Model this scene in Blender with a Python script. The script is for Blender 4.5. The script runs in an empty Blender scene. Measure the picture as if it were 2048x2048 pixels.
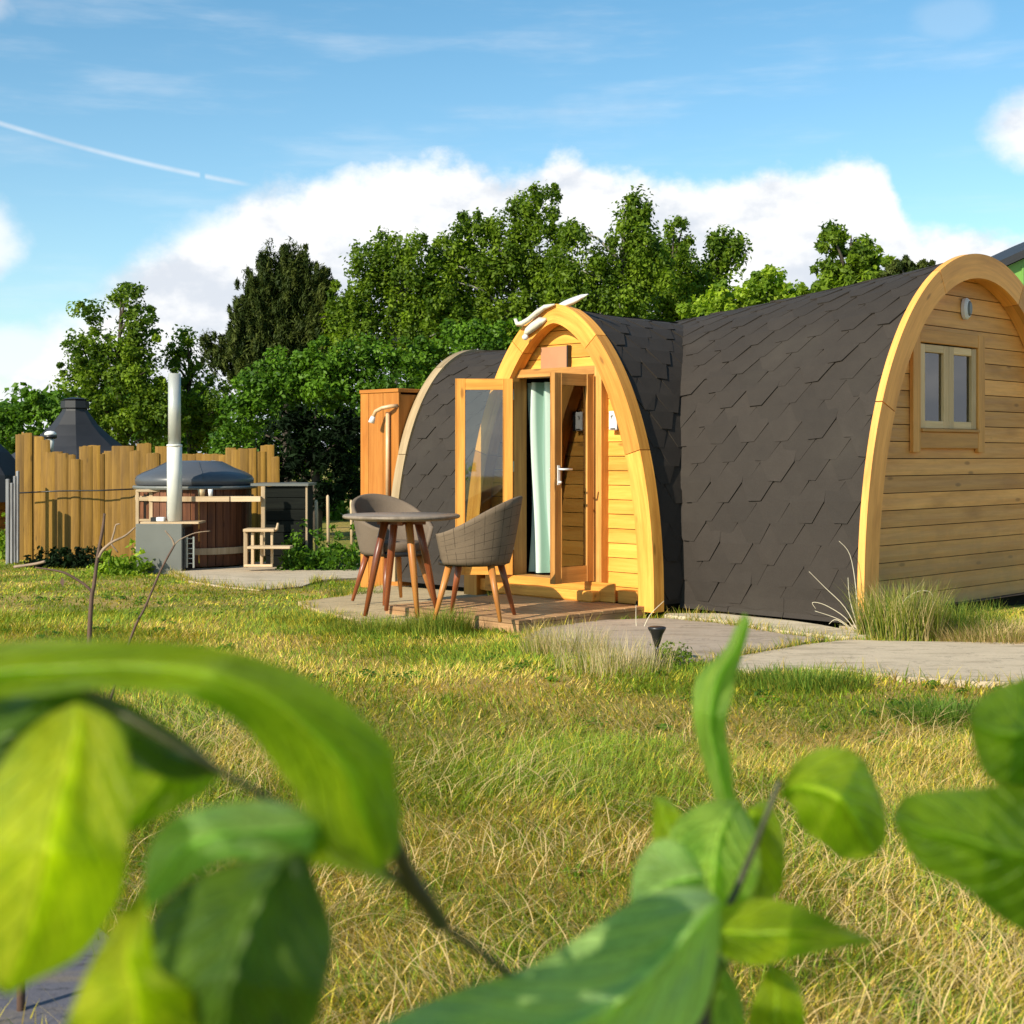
import bpy, bmesh, math, random
import numpy as np
from mathutils import Vector, Matrix, Quaternion
random.seed(7); RNG = np.random.default_rng(7)
S = bpy.context.scene
COL = S.collection
# ------------------------------------------------------------------ camera
F = 2900.0; CX = 1024.0; HZ = 910.0; CH = 1.15          # focal length in photo pixels, horizon row, eye height
cam_d = bpy.data.cameras.new('camera'); cam = bpy.data.objects.new('camera', cam_d); COL.objects.link(cam)
cam.location = (0, 0, CH); cam.rotation_euler = (math.radians(90), 0, 0)
cam_d.sensor_width = 36; cam_d.lens = F/2048*36
cam_d.shift_y = -(1024-HZ)/2048.0
cam_d.clip_start = 0.05; cam_d.clip_end = 2000
cam_d.dof.use_dof = True; cam_d.dof.focus_distance = 10.5; cam_d.dof.aperture_fstop = 8.5
S.camera = cam
# ------------------------------------------------------------------ sun, exposure
EL = math.radians(30); AZ = math.atan2(-0.675, -0.738)
sun_dir = Vector((math.sin(AZ)*math.cos(EL), math.cos(AZ)*math.cos(EL), math.sin(EL)))
sd = bpy.data.lights.new('sun', 'SUN'); sd.energy = 5.0; sd.angle = math.radians(0.5); sd.color = (1.0, 0.90, 0.74)
so = bpy.data.objects.new('sun', sd); COL.objects.link(so); so.rotation_euler = (-sun_dir).to_track_quat('-Z', 'Y').to_euler()
S.view_settings.view_transform = 'Standard'; S.view_settings.look = 'None'
S.view_settings.exposure = 0.46; S.view_settings.gamma = 1.0
S.cycles.max_bounces = 8; S.cycles.transparent_max_bounces = 8
S.cycles.use_denoising = True

# ------------------------------------------------------------------ node helpers
class NT:
    def __init__(s, tree): s.t = tree
    def n(s, kind, **kw):
        nd = s.t.nodes.new(kind)
        for k, v in kw.items(): setattr(nd, k, v)
        return nd
    def link(s, a, b): s.t.links.new(a, b)
    def put(s, sock, v):
        if hasattr(v, 'is_output') or hasattr(v, 'links'): s.link(v, sock)
        else: sock.default_value = v
    def m(s, op, a, b=None, c=None, clamp=False):
        nd = s.n('ShaderNodeMath', operation=op); nd.use_clamp = clamp
        s.put(nd.inputs[0], a)
        if b is not None: s.put(nd.inputs[1], b)
        if c is not None: s.put(nd.inputs[2], c)
        return nd.outputs[0]
    def sm(s, x, lo, hi):
        nd = s.n('ShaderNodeMapRange', interpolation_type='SMOOTHSTEP')
        s.put(nd.inputs[0], x); nd.inputs[1].default_value = lo; nd.inputs[2].default_value = hi
        return nd.outputs[0]
    def mr(s, x, lo, hi, a, b):
        nd = s.n('ShaderNodeMapRange'); s.put(nd.inputs[0], x)
        for i, v in zip((1,2,3,4), (lo,hi,a,b)): nd.inputs[i].default_value = v
        return nd.outputs[0]
    def mix(s, f, a, b, mode='MIX'):
        nd = s.n('ShaderNodeMix', data_type='RGBA', blend_type=mode)
        s.put(nd.inputs[0], f)
        for i, v in ((6, a), (7, b)):
            if isinstance(v, tuple) and len(v) == 3: v = v + (1,)
            s.put(nd.inputs[i], v)
        return nd.outputs[2]
    def noise(s, vec, scale, detail=4, rough=0.55):
        nd = s.n('ShaderNodeTexNoise'); 
        if vec is not None: s.link(vec, nd.inputs['Vector'])
        nd.inputs['Scale'].default_value = scale; nd.inputs['Detail'].default_value = detail; nd.inputs['Roughness'].default_value = rough
        return nd.outputs['Fac']
    def mapping(s, vec, scale=(1,1,1), loc=(0,0,0)):
        nd = s.n('ShaderNodeMapping'); s.link(vec, nd.inputs[0]); nd.inputs[1].default_value = loc; nd.inputs[3].default_value = scale
        return nd.outputs[0]
    def attr(s, name, out='Vector'):
        nd = s.n('ShaderNodeAttribute', attribute_name=name); return nd.outputs[out]

# ------------------------------------------------------------------ world: sky with cloud bank
w = bpy.data.worlds.new('World'); S.world = w; w.use_nodes = True
T = NT(w.node_tree); w.node_tree.nodes.clear()
out = T.n('ShaderNodeOutputWorld'); bg = T.n('ShaderNodeBackground'); T.link(bg.outputs[0], out.inputs[0])
sky = T.n('ShaderNodeTexSky', sky_type='NISHITA'); sky.sun_disc = False
sky.sun_elevation = EL; sky.sun_rotation = AZ; sky.air_density = 1.0; sky.dust_density = 0.6; sky.ozone_density = 1.6
tc = T.n('ShaderNodeTexCoord'); sep = T.n('ShaderNodeSeparateXYZ'); T.link(tc.outputs['Generated'], sep.inputs[0])
dx, dy, dz = sep.outputs
az = T.m('MULTIPLY', T.m('ARCTAN2', dx, dy), 1.0)
el = T.m('DIVIDE', dz, T.m('SQRT', T.m('ADD', T.m('MULTIPLY', dx, dx), T.m('MULTIPLY', dy, dy))))
# azimuth and elevation in units where one is ~20 degrees
A = T.m('MULTIPLY', az, 2.9); E = T.m('MULTIPLY', el, 2.9)
comb = T.n('ShaderNodeCombineXYZ'); T.link(A, comb.inputs[0]); T.link(T.m('MULTIPLY', E, 1.15), comb.inputs[1])
v2 = comb.outputs[0]
nb = T.m('SUBTRACT', T.noise(v2, 5.5, 7, 0.55), 0.5)
nf = T.m('SUBTRACT', T.noise(v2, 16, 6, 0.6), 0.5)
fc = T.n('ShaderNodeFloatCurve')
pts = [(-1.5,.10),(-1.02,.19),(-.90,.27),(-.77,.37),(-.67,.46),(-.57,.51),(-.46,.555),(-.34,.565),(-.2,.595),(-.12,.60),(-.03,.565),(.05,.58),(.10,.625),(.16,.60),(.26,.555),(.36,.555),(.44,.57),(.52,.575),(.60,.565),(.67,.58),(.73,.555),(.76,.49),(.80,.44),(.9,.42),(1.02,.43),(1.5,.36)]
cv = fc.mapping.curves[0]
fc.mapping.use_clip = False
P0 = [((x+1.5)/3.0, y) for x, y in pts]
cv.points[0].location = P0[0]; cv.points[1].location = P0[-1]
for p in P0[1:-1]: cv.points.new(*p)
fc.mapping.update()
T.link(T.m('DIVIDE', T.m('ADD', A, 1.5), 3.0, clamp=True), fc.inputs['Value'])
top = fc.outputs[0]
h = T.m('ADD', T.m('SUBTRACT', top, E), T.m('ADD', T.m('MULTIPLY', nb, 0.13), T.m('MULTIPLY', nf, 0.07)))
soft = T.mr(A, -1.0, -.2, .13, .055)
cloud = T.m('MINIMUM', T.m('MAXIMUM', T.m('DIVIDE', T.m('ADD', h, .012), soft), 0.0), 1.0)
cloud = T.m('MULTIPLY', T.m('MULTIPLY', cloud, cloud), T.m('SUBTRACT', 3.0, T.m('MULTIPLY', cloud, 2.0)))
def puff(ca, ce, ra, re, dens):
    d = T.m('SQRT', T.m('ADD', T.m('POWER', T.m('DIVIDE', T.m('SUBTRACT', A, ca), ra), 2.0), T.m('POWER', T.m('DIVIDE', T.m('SUBTRACT', E, ce), re), 2.0)))
    d = T.m('ADD', d, T.m('ADD', T.m('MULTIPLY', nb, 0.9), T.m('MULTIPLY', nf, 0.5)))
    return T.m('MULTIPLY', T.m('SUBTRACT', 1.0, T.sm(d, 0.55, 1.15)), dens)
for a in ((1.06, .62, .15, .085, .95), (-1.06, .40, .12, .09, .75), (-1.04, .86, .09, .05, .45), (.86, .84, .09, .05, .12), (-.98,.17,.25,.09,.6)):
    cloud = T.m('MAXIMUM', cloud, puff(*a))
# high thin veils and an old contrail
veil = T.noise(T.mapping(v2, (0.9, 4.5, 1)), 2.2, 5, 0.6)
cloud = T.m('MAXIMUM', cloud, T.m('MULTIPLY', T.sm(veil, 0.46, 0.82), 0.26))
line_e = T.m('ADD', T.m('MULTIPLY', T.m('ADD', A, 1.03), -0.205), 0.637)
line_e = T.m('ADD', line_e, T.m('MULTIPLY', T.m('SINE', T.m('MULTIPLY', T.m('ADD', A, 1.03), 6.0)), -0.008))
dl = T.m('ABSOLUTE', T.m('SUBTRACT', E, line_e))
trail = T.m('MULTIPLY', T.m('SUBTRACT', 1.0, T.sm(dl, 0.0, 0.008)), T.m('SUBTRACT', 1.0, T.sm(A, -.56, -.50)))
trail = T.m('MULTIPLY', trail, T.sm(T.m('ABSOLUTE', T.m('ADD', A, .61)), .002, .008))
cloud = T.m('MAXIMUM', cloud, T.m('MULTIPLY', trail, .42))
cloud = T.m('MULTIPLY', cloud, T.sm(E, -0.3, -0.05))
shade = T.noise(T.mapping(v2, (1,1.6,1), (3,0,0)), 4.2, 6, 0.55)
lower = T.m('ADD', T.m('MULTIPLY', T.sm(h, .02, .32), -.42), T.m('ADD', T.m('MULTIPLY', T.m('SUBTRACT', shade, .5), 2.6), T.m('MULTIPLY', nf, .9)))
ccol = T.mix(T.sm(lower, -0.55, 0.12), (4.3, 4.6, 5.05), (6.1, 6.1, 6.1))
hz = T.mix(T.sm(E, 0.0, 1.25), (.84, .98, .98), (0.50, 0.84, 0.90))
skyc = T.mix(1.0, sky.outputs[0], hz, 'MULTIPLY')
T.link(T.mix(cloud, skyc, ccol), bg.inputs[0]); bg.inputs[1].default_value = 0.13

# ------------------------------------------------------------------ materials
def new_mat(name):
    m = bpy.data.materials.new(name); m.use_nodes = True
    t = NT(m.node_tree); b = m.node_tree.nodes['Principled BSDF']
    return m, t, b
def bump(t, b, height, strength=.3, dist=.01):
    nd = t.n('ShaderNodeBump'); nd.inputs['Strength'].default_value = strength; nd.inputs['Distance'].default_value = dist
    t.link(height, nd.inputs['Height']); t.link(nd.outputs[0], b.inputs['Normal'])
def wood(name, light, dark, rough=.55, knots=True, stain=None, sheen=.35):
    m, t, b = new_mat(name)
    g = t.attr('gc'); v = t.attr('var', 'Fac')
    n1 = t.noise(t.mapping(g, (1.2, 26, 26)), 1.0, 6, .62)
    n2 = t.noise(t.mapping(g, (5, 150, 150)), 1.0, 3, .6)
    n3 = t.noise(t.mapping(g, (.9, 3.2, 3.2)), 1.3, 4, .6)
    f = t.m('ADD', t.m('MULTIPLY', n1, .75), t.m('MULTIPLY', n2, .30))
    c = t.mix(t.sm(f, .32, .72), dark, light)
    c = t.mix(t.sm(n3, .45, .8), c, tuple(x*.78 for x in dark))
    if knots:
        vo = t.n('ShaderNodeTexVoronoi'); t.link(t.mapping(g, (2.2, 7, 7)), vo.inputs['Vector']); vo.inputs['Scale'].default_value = 1.0
        k = t.m('SUBTRACT', 1.0, t.sm(vo.outputs['Distance'], .05, .14))
        c = t.mix(t.m('MULTIPLY', k, .65), c, tuple(x*.35 for x in dark))
    if stain:
        ob = t.n('ShaderNodeTexCoord').outputs['Object']
        sz = t.n('ShaderNodeSeparateXYZ'); t.link(ob, sz.inputs[0])
        ns = t.noise(ob, 5.0, 6, .65)
        lowm = t.m('MULTIPLY', t.m('SUBTRACT', 1.0, t.sm(t.m('ADD', sz.outputs[2], t.m('MULTIPLY', ns, .8)), .2, 1.2)), .75)
        c = t.mix(lowm, c, stain)
    vv = t.mr(v, 0, 1, .74, 1.22)
    cc = t.n('ShaderNodeCombineColor'); 
    for i in range(3): t.link(vv, cc.inputs[i])
    c = t.mix(1.0, c, cc.outputs[0], 'MULTIPLY')
    t.link(c, b.inputs['Base Color'])
    t.link(t.mr(n1, 0, 1, rough-.12, rough+.15), b.inputs['Roughness']); b.inputs['Specular IOR Level'].default_value = sheen
    bump(t, b, f, .35, .004)
    return m
def plain(name, col, rough=.6, metal=0, var=.12, scale=12, bmp=.12, spec=.5):
    m, t, b = new_mat(name)
    ob = t.n('ShaderNodeTexCoord').outputs['Object']
    n = t.noise(ob, scale, 5, .6)
    c = t.mix(n, tuple(x*(1-var) for x in col), tuple(min(1, x*(1+var)) for x in col))
    n2 = t.noise(ob, scale*.22, 4, .6)
    c = t.mix(t.sm(n2, .45, .75), c, tuple(x*(1-2*var) for x in col))
    t.link(c, b.inputs['Base Color']); b.inputs['Metallic'].default_value = metal
    t.link(t.mr(n, 0, 1, max(.03, rough-.1), min(1, rough+.1)), b.inputs['Roughness'])
    b.inputs['Specular IOR Level'].default_value = spec
    if bmp: bump(t, b, t.noise(ob, scale*5, 3, .6), bmp, .003)
    return m
M = {}
M['larch']  = wood('golden larch', (.80,.385,.070), (.55,.215,.030))
M['larch2'] = wood('golden larch boards', (.83,.43,.080), (.67,.295,.040))
M['cedar']  = wood('tan cedar', (.88,.44,.125), (.66,.29,.065), stain=(.36,.23,.08))
M['cedartrim'] = wood('tan cedar trim', (.80,.385,.095), (.60,.26,.052))
M['orange'] = wood('orange ply', (.55,.22,.04), (.42,.14,.018), knots=False)
M['frame']  = wood('door frame timber', (.66,.33,.085), (.42,.18,.04))
M['endtrim'] = wood('greyed trim', (.44,.33,.19), (.30,.21,.11))
M['sashw'] = wood('pale sash timber', (.90,.62,.32), (.72,.46,.20), knots=False)
M['palew']  = wood('pale timber', (.58,.44,.28), (.42,.29,.16))
M['greyw']  = wood('weathered grey timber', (.30,.30,.30), (.13,.13,.14))
M['fence']  = wood('ochre fence board', (.29,.155,.018), (.165,.082,.008))
M['redleg'] = wood('red brown leg', (.34,.10,.03), (.13,.03,.012), rough=.35, knots=False, sheen=.5)
M['oakleg'] = wood('orange leg', (.58,.25,.06), (.38,.13,.03), rough=.4, knots=False)
M['tubw']   = wood('tub stave', (.22,.085,.035), (.09,.03,.014))
M['blackw'] = wood('black stained board', (.013,.015,.012), (.006,.007,.006), rough=.8, knots=False, sheen=.1)
M['deck']   = wood('deck board', (.42,.25,.12), (.29,.16,.075))
M['tabletop'] = wood('table top', (.34,.27,.20), (.22,.17,.125), rough=.4, knots=False)
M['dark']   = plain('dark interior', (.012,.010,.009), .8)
M['felt']   = None
def felt():
    m, t, b = new_mat('brown black roof felt')
    ob = t.n('ShaderNodeTexCoord').outputs['Object']; v = t.attr('var', 'Fac')
    n = t.noise(ob, 9, 6, .65); sp = t.noise(ob, 420, 2, .7); n3 = t.noise(ob, 1.4, 5, .6)
    c = t.mix(n, (.020,.0150,.0115), (.034,.0265,.0205))
    c = t.mix(t.sm(sp, .5, .72), c, (.055,.046,.038))
    c = t.mix(t.m('MULTIPLY', t.sm(n3, .5, .75), .5), c, (.046,.038,.029))
    vv = t.mr(v, 0, 1, .86, 1.14); cc = t.n('ShaderNodeCombineColor')
    for i in range(3): t.link(vv, cc.inputs[i])
    c = t.mix(1.0, c, cc.outputs[0], 'MULTIPLY')
    t.link(c, b.inputs['Base Color']); b.inputs['Roughness'].default_value = .82; b.inputs['Specular IOR Level'].default_value = .35
    bump(t, b, t.m('ADD', t.m('MULTIPLY', sp, .6), n), .45, .003)
    return m
M['felt'] = felt()
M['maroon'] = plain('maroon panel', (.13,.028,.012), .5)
M['plaque'] = plain('terracotta plaque', (.46,.21,.10), .6, var=.06, bmp=.05)
M['white'] = plain('white plastic', (.72,.72,.70), .35, var=.05)
M['whitemetal'] = plain('white painted flue', (.66,.66,.60), .38, var=.10, scale=5, bmp=.03)
M['flue2'] = plain('pale steel flue', (.50,.51,.47), .35, metal=.25, var=.14, scale=4, bmp=.03)
M['steel'] = plain('galvanised flue', (.50,.52,.50), .32, metal=.75, var=.12, scale=6, bmp=.03)
M['greysteel'] = plain('grey painted steel', (.15,.155,.14), .38, var=.10, scale=4, bmp=.03)
M['black'] = plain('black plastic', (.014,.014,.015), .4, var=.2)
M['lid'] = plain('grey vinyl lid', (.075,.080,.090), .38, var=.10, scale=6, bmp=.08)
M['bone'] = plain('chalky cream plaster', (.66,.62,.50), .6, var=.14, scale=16, bmp=.3)
M['greenwall'] = plain('green sheet cladding', (.17,.36,.07), .5, var=.06, scale=2)
M['canopy'] = plain('dark roof sheet', (.024,.024,.027), .6, var=.25, scale=3)
M['pipe'] = plain('copper coloured pipe', (.62,.40,.22), .35, var=.15)
def fabric(name, col, plaid):
    m, t, b = new_mat(name)
    g = t.attr('gc'); sp = t.n('ShaderNodeSeparateXYZ'); t.link(g, sp.inputs[0])
    n = t.noise(t.mapping(g, (1,1,1)), 90, 4, .7); n2 = t.noise(g, 6, 4, .6)
    c = t.mix(n, tuple(x*.75 for x in col), tuple(x*1.2 for x in col))
    c = t.mix(t.m('MULTIPLY', t.sm(n2, .45, .75), .45), c, tuple(x*.6 for x in col))
    if plaid:
        for i, (p, wd) in enumerate(((.062, .045), (.058, .05))):
            ph = t.m('ABSOLUTE', t.m('SUBTRACT', t.m('FRACT', t.m('DIVIDE', t.m('ADD', sp.outputs[i], 10.0), p)), .5))
            ln = t.m('MULTIPLY', t.m('SUBTRACT', 1.0, t.sm(ph, wd*.5, wd)), t.sm(t.noise(t.mapping(g, (1,1,1), (i*3,0,0)), 9, 3, .6), .38, .58))
            c = t.mix(t.m('MULTIPLY', ln, .7), c, tuple(x*.22 for x in col))
    t.link(c, b.inputs['Base Color']); b.inputs['Roughness'].default_value = .9; b.inputs['Specular IOR Level'].default_value = .15
    bump(t, b, n, .4, .002)
    return m
M['fabric'] = fabric('brown grey plaid fabric', (.17,.125,.085), True)
M['fabric2'] = fabric('brown grey plain fabric', (.17,.13,.095), False)
M['curtain'] = plain('pale mint curtain', (.52,.66,.57), .8, var=.06, bmp=.1)
def glass():
    m, t, b = new_mat('window glass')
    b.inputs['Base Color'].default_value = (.9,.93,.92,1); b.inputs['Roughness'].default_value = .02
    tr = t.n('ShaderNodeBsdfTransparent'); tr.inputs[0].default_value = (.80,.86,.82,1)
    gl = t.n('ShaderNodeBsdfGlossy'); gl.inputs['Roughness'].default_value = .02
    fr = t.n('ShaderNodeFresnel'); fr.inputs[0].default_value = 2.1
    mx = t.n('ShaderNodeMixShader'); t.link(fr.outputs[0], mx.inputs[0]); t.link(tr.outputs[0], mx.inputs[1]); t.link(gl.outputs[0], mx.inputs[2])
    t.link(mx.outputs[0], m.node_tree.nodes['Material Output'].inputs[0])
    return m
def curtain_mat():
    m, t, b = new_mat('mint curtain with painted folds'); g = t.attr('gc'); sp = t.n('ShaderNodeSeparateXYZ'); t.link(g, sp.inputs[0])
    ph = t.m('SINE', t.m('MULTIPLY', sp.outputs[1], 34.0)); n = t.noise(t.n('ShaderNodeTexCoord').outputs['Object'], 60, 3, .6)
    c = t.mix(t.sm(ph, -.5, .5), (.20,.33,.26), (.60,.72,.64)); c = t.mix(t.m('MULTIPLY', n, .25), c, (.3,.4,.34))  # grey green bands put the shade of the folds into the cloth colour
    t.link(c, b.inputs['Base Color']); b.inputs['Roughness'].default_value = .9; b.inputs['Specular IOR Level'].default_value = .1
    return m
M['fold_shade'] = curtain_mat()
M['glass'] = glass()
def concrete(name, col):
    m, t, b = new_mat(name)
    ob = t.n('ShaderNodeTexCoord').outputs['Object']
    n = t.noise(ob, 3.0, 8, .65); n2 = t.noise(ob, 45, 4, .7); n3 = t.noise(t.mapping(ob, (1,4,1)), 2.0, 6, .65)
    c = t.mix(n, tuple(x*.72 for x in col), tuple(x*1.15 for x in col))
    c = t.mix(t.m('MULTIPLY', t.sm(n2, .52, .7), .45), c, tuple(x*.5 for x in col))
    c = t.mix(t.m('MULTIPLY', t.sm(n3, .50, .68), .55), c, (.21,.16,.09))
    ab = t.m('ABSOLUTE', t.m('SUBTRACT', t.noise(t.mapping(ob, (.6,1.6,1)), 2.6, 5, .6), .5))
    crack = t.m('SUBTRACT', 1.0, t.sm(ab, .002, .010))
    c = t.mix(t.m('MULTIPLY', crack, .6), c, tuple(x*.3 for x in col))
    t.link(c, b.inputs['Base Color']); b.inputs['Roughness'].default_value = .9
    bump(t, b, t.m('ADD', n2, t.m('MULTIPLY', n, 2.0)), .5, .006)
    return m
M['concrete'] = concrete('pale concrete', (.56,.45,.31))
M['slab'] = concrete('grey concrete', (.42,.33,.245))
M['tanstone'] = concrete('tan stone', (.50,.38,.21))
M['cream'] = concrete('cream kerb stone', (.62,.52,.36))
M['slate'] = concrete('slate stone', (.11,.105,.125))
def leafmat(name, lo, hi, trans=.45, vein=True, rough=.4, glow=None, blue=None, spec=.5):
    m, t, b = new_mat(name)
    g = t.attr('gc'); sp = t.n('ShaderNodeSeparateXYZ'); t.link(g, sp.inputs[0])
    v = t.attr('var', 'Fac')
    if vein:
        s_, t_ = sp.outputs[0], sp.outputs[1]          # along 0..1, across -1..1
        at = t.m('ABSOLUTE', t_)
        ph = t.m('SUBTRACT', t.m('MULTIPLY', s_, 9.0), t.m('MULTIPLY', at, 3.0))
        ph = t.m('ADD', ph, t.m('MULTIPLY', t.noise(g, 3, 3, .5), .5))
        tri = t.m('ABSOLUTE', t.m('SUBTRACT', t.m('FRACT', t.m('ADD', ph, 20.0)), .5))
        side = t.m('SUBTRACT', 1.0, t.sm(tri, .03, .16)); mid = t.m('SUBTRACT', 1.0, t.sm(at, .02, .07))
        vn = t.m('MAXIMUM', t.m('MULTIPLY', side, .6), mid)
        n = t.noise(t.mapping(g, (3, 1.3, 1)), 1.6, 5, .6)
        n2 = t.noise(t.mapping(g, (8, 4, 1)), 4.0, 4, .6)
        c = t.mix(t.sm(t.m('ADD', t.m('MULTIPLY', n, .8), t.m('MULTIPLY', n2, .2)), .32, .66), lo, hi)
        if blue: c = t.mix(t.sm(t.noise(t.mapping(g, (2,1,1), (5,2,0)), 1.5, 3, .5), .5, .7), c, blue)
        vo = t.n('ShaderNodeTexVoronoi', feature='DISTANCE_TO_EDGE'); t.link(t.mapping(g, (34, 14, 1)), vo.inputs['Vector']); vo.inputs['Scale'].default_value = 1.0
        net = t.m('SUBTRACT', 1.0, t.sm(vo.outputs[0], .02, .12))
        c = t.mix(t.m('MULTIPLY', net, .28), c, tuple(min(1, x*1.4+.01) for x in hi))
        c = t.mix(t.m('MULTIPLY', vn, .62), c, tuple(min(1, x*1.7+.03) for x in hi))
        sp_ = t.m('SUBTRACT', 1.0, t.sm(t.noise(t.mapping(g, (16, 8, 1), (3, 1, 0)), 1.0, 3, .6), .22, .30))
        c = t.mix(t.m('MULTIPLY', sp_, .7), c, (.20,.13,.03))
        edge = t.sm(at, .93, 1.0); c = t.mix(t.m('MULTIPLY', edge, .4), c, (.30,.30,.05))
        bump(t, b, t.m('SUBTRACT', 1.0, t.m('ADD', t.m('ADD', t.m('MULTIPLY', vn, .9), t.m('MULTIPLY', n2, .5)), t.m('MULTIPLY', t.noise(t.mapping(g, (10,4,1)), 3.0, 4, .6), .5))), 1.0, .006)
    else:
        c = t.mix(v, lo, hi)
    t.link(c, b.inputs['Base Color']); b.inputs['Roughness'].default_value = rough; b.inputs['Specular IOR Level'].default_value = spec
    tl = t.n('ShaderNodeBsdfTranslucent')
    tcx = t.mix(1.0, c, (1.5,1.7,.45), 'MULTIPLY'); t.link(tcx, tl.inputs[0])
    mx = t.n('ShaderNodeMixShader'); mx.inputs[0].default_value = trans
    t.link(b.outputs[0], mx.inputs[1]); t.link(tl.outputs[0], mx.inputs[2])
    t.link(mx.outputs[0], m.node_tree.nodes['Material Output'].inputs[0])
    return m
def vcolmat(name, rough=.7, trans=0., tmul=(1.3,1.4,.5), bumpy=False):
    m, t, b = new_mat(name)
    c = t.attr('col', 'Color')
    if bumpy:
        ob = t.n('ShaderNodeTexCoord').outputs['Object']
        n = t.noise(ob, 30, 6, .7); n2 = t.noise(ob, 140, 3, .7)
        c = t.mix(t.m('ADD', t.m('MULTIPLY', n, .5), t.m('MULTIPLY', n2, .5)), t.mix(1.0, c, (.45,.42,.38), 'MULTIPLY'), t.mix(1.0, c, (1.3,1.3,1.3), 'MULTIPLY'))
        bump(t, b, t.m('ADD', n, n2), .9, .02)
    t.link(c, b.inputs['Base Color']); b.inputs['Roughness'].default_value = rough; b.inputs['Specular IOR Level'].default_value = .2
    if trans:
        tl = t.n('ShaderNodeBsdfTranslucent'); t.link(t.mix(1.0, c, tmul, 'MULTIPLY'), tl.inputs[0])
        mx = t.n('ShaderNodeMixShader'); mx.inputs[0].default_value = trans
        t.link(b.outputs[0], mx.inputs[1]); t.link(tl.outputs[0], mx.inputs[2])
        t.link(mx.outputs[0], m.node_tree.nodes['Material Output'].inputs[0])
    return m
M['grassv'] = vcolmat('grass blades', .6, .30, (1.3,1.25,.5))
M['groundv'] = vcolmat('earth and thatch', .95, bumpy=True)
M['bark'] = plain('bark', (.07,.055,.04), .9, var=.35, scale=6, bmp=.5)
M['palebark'] = plain('pale bark', (.26,.25,.21), .8, var=.35, scale=7, bmp=.4)
M['twig'] = plain('dry twig', (.30,.21,.14), .75, var=.3, scale=30, bmp=.3)
M['twigdark'] = plain('dark twig', (.10,.055,.035), .7, var=.3, scale=30, bmp=.3)

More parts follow.
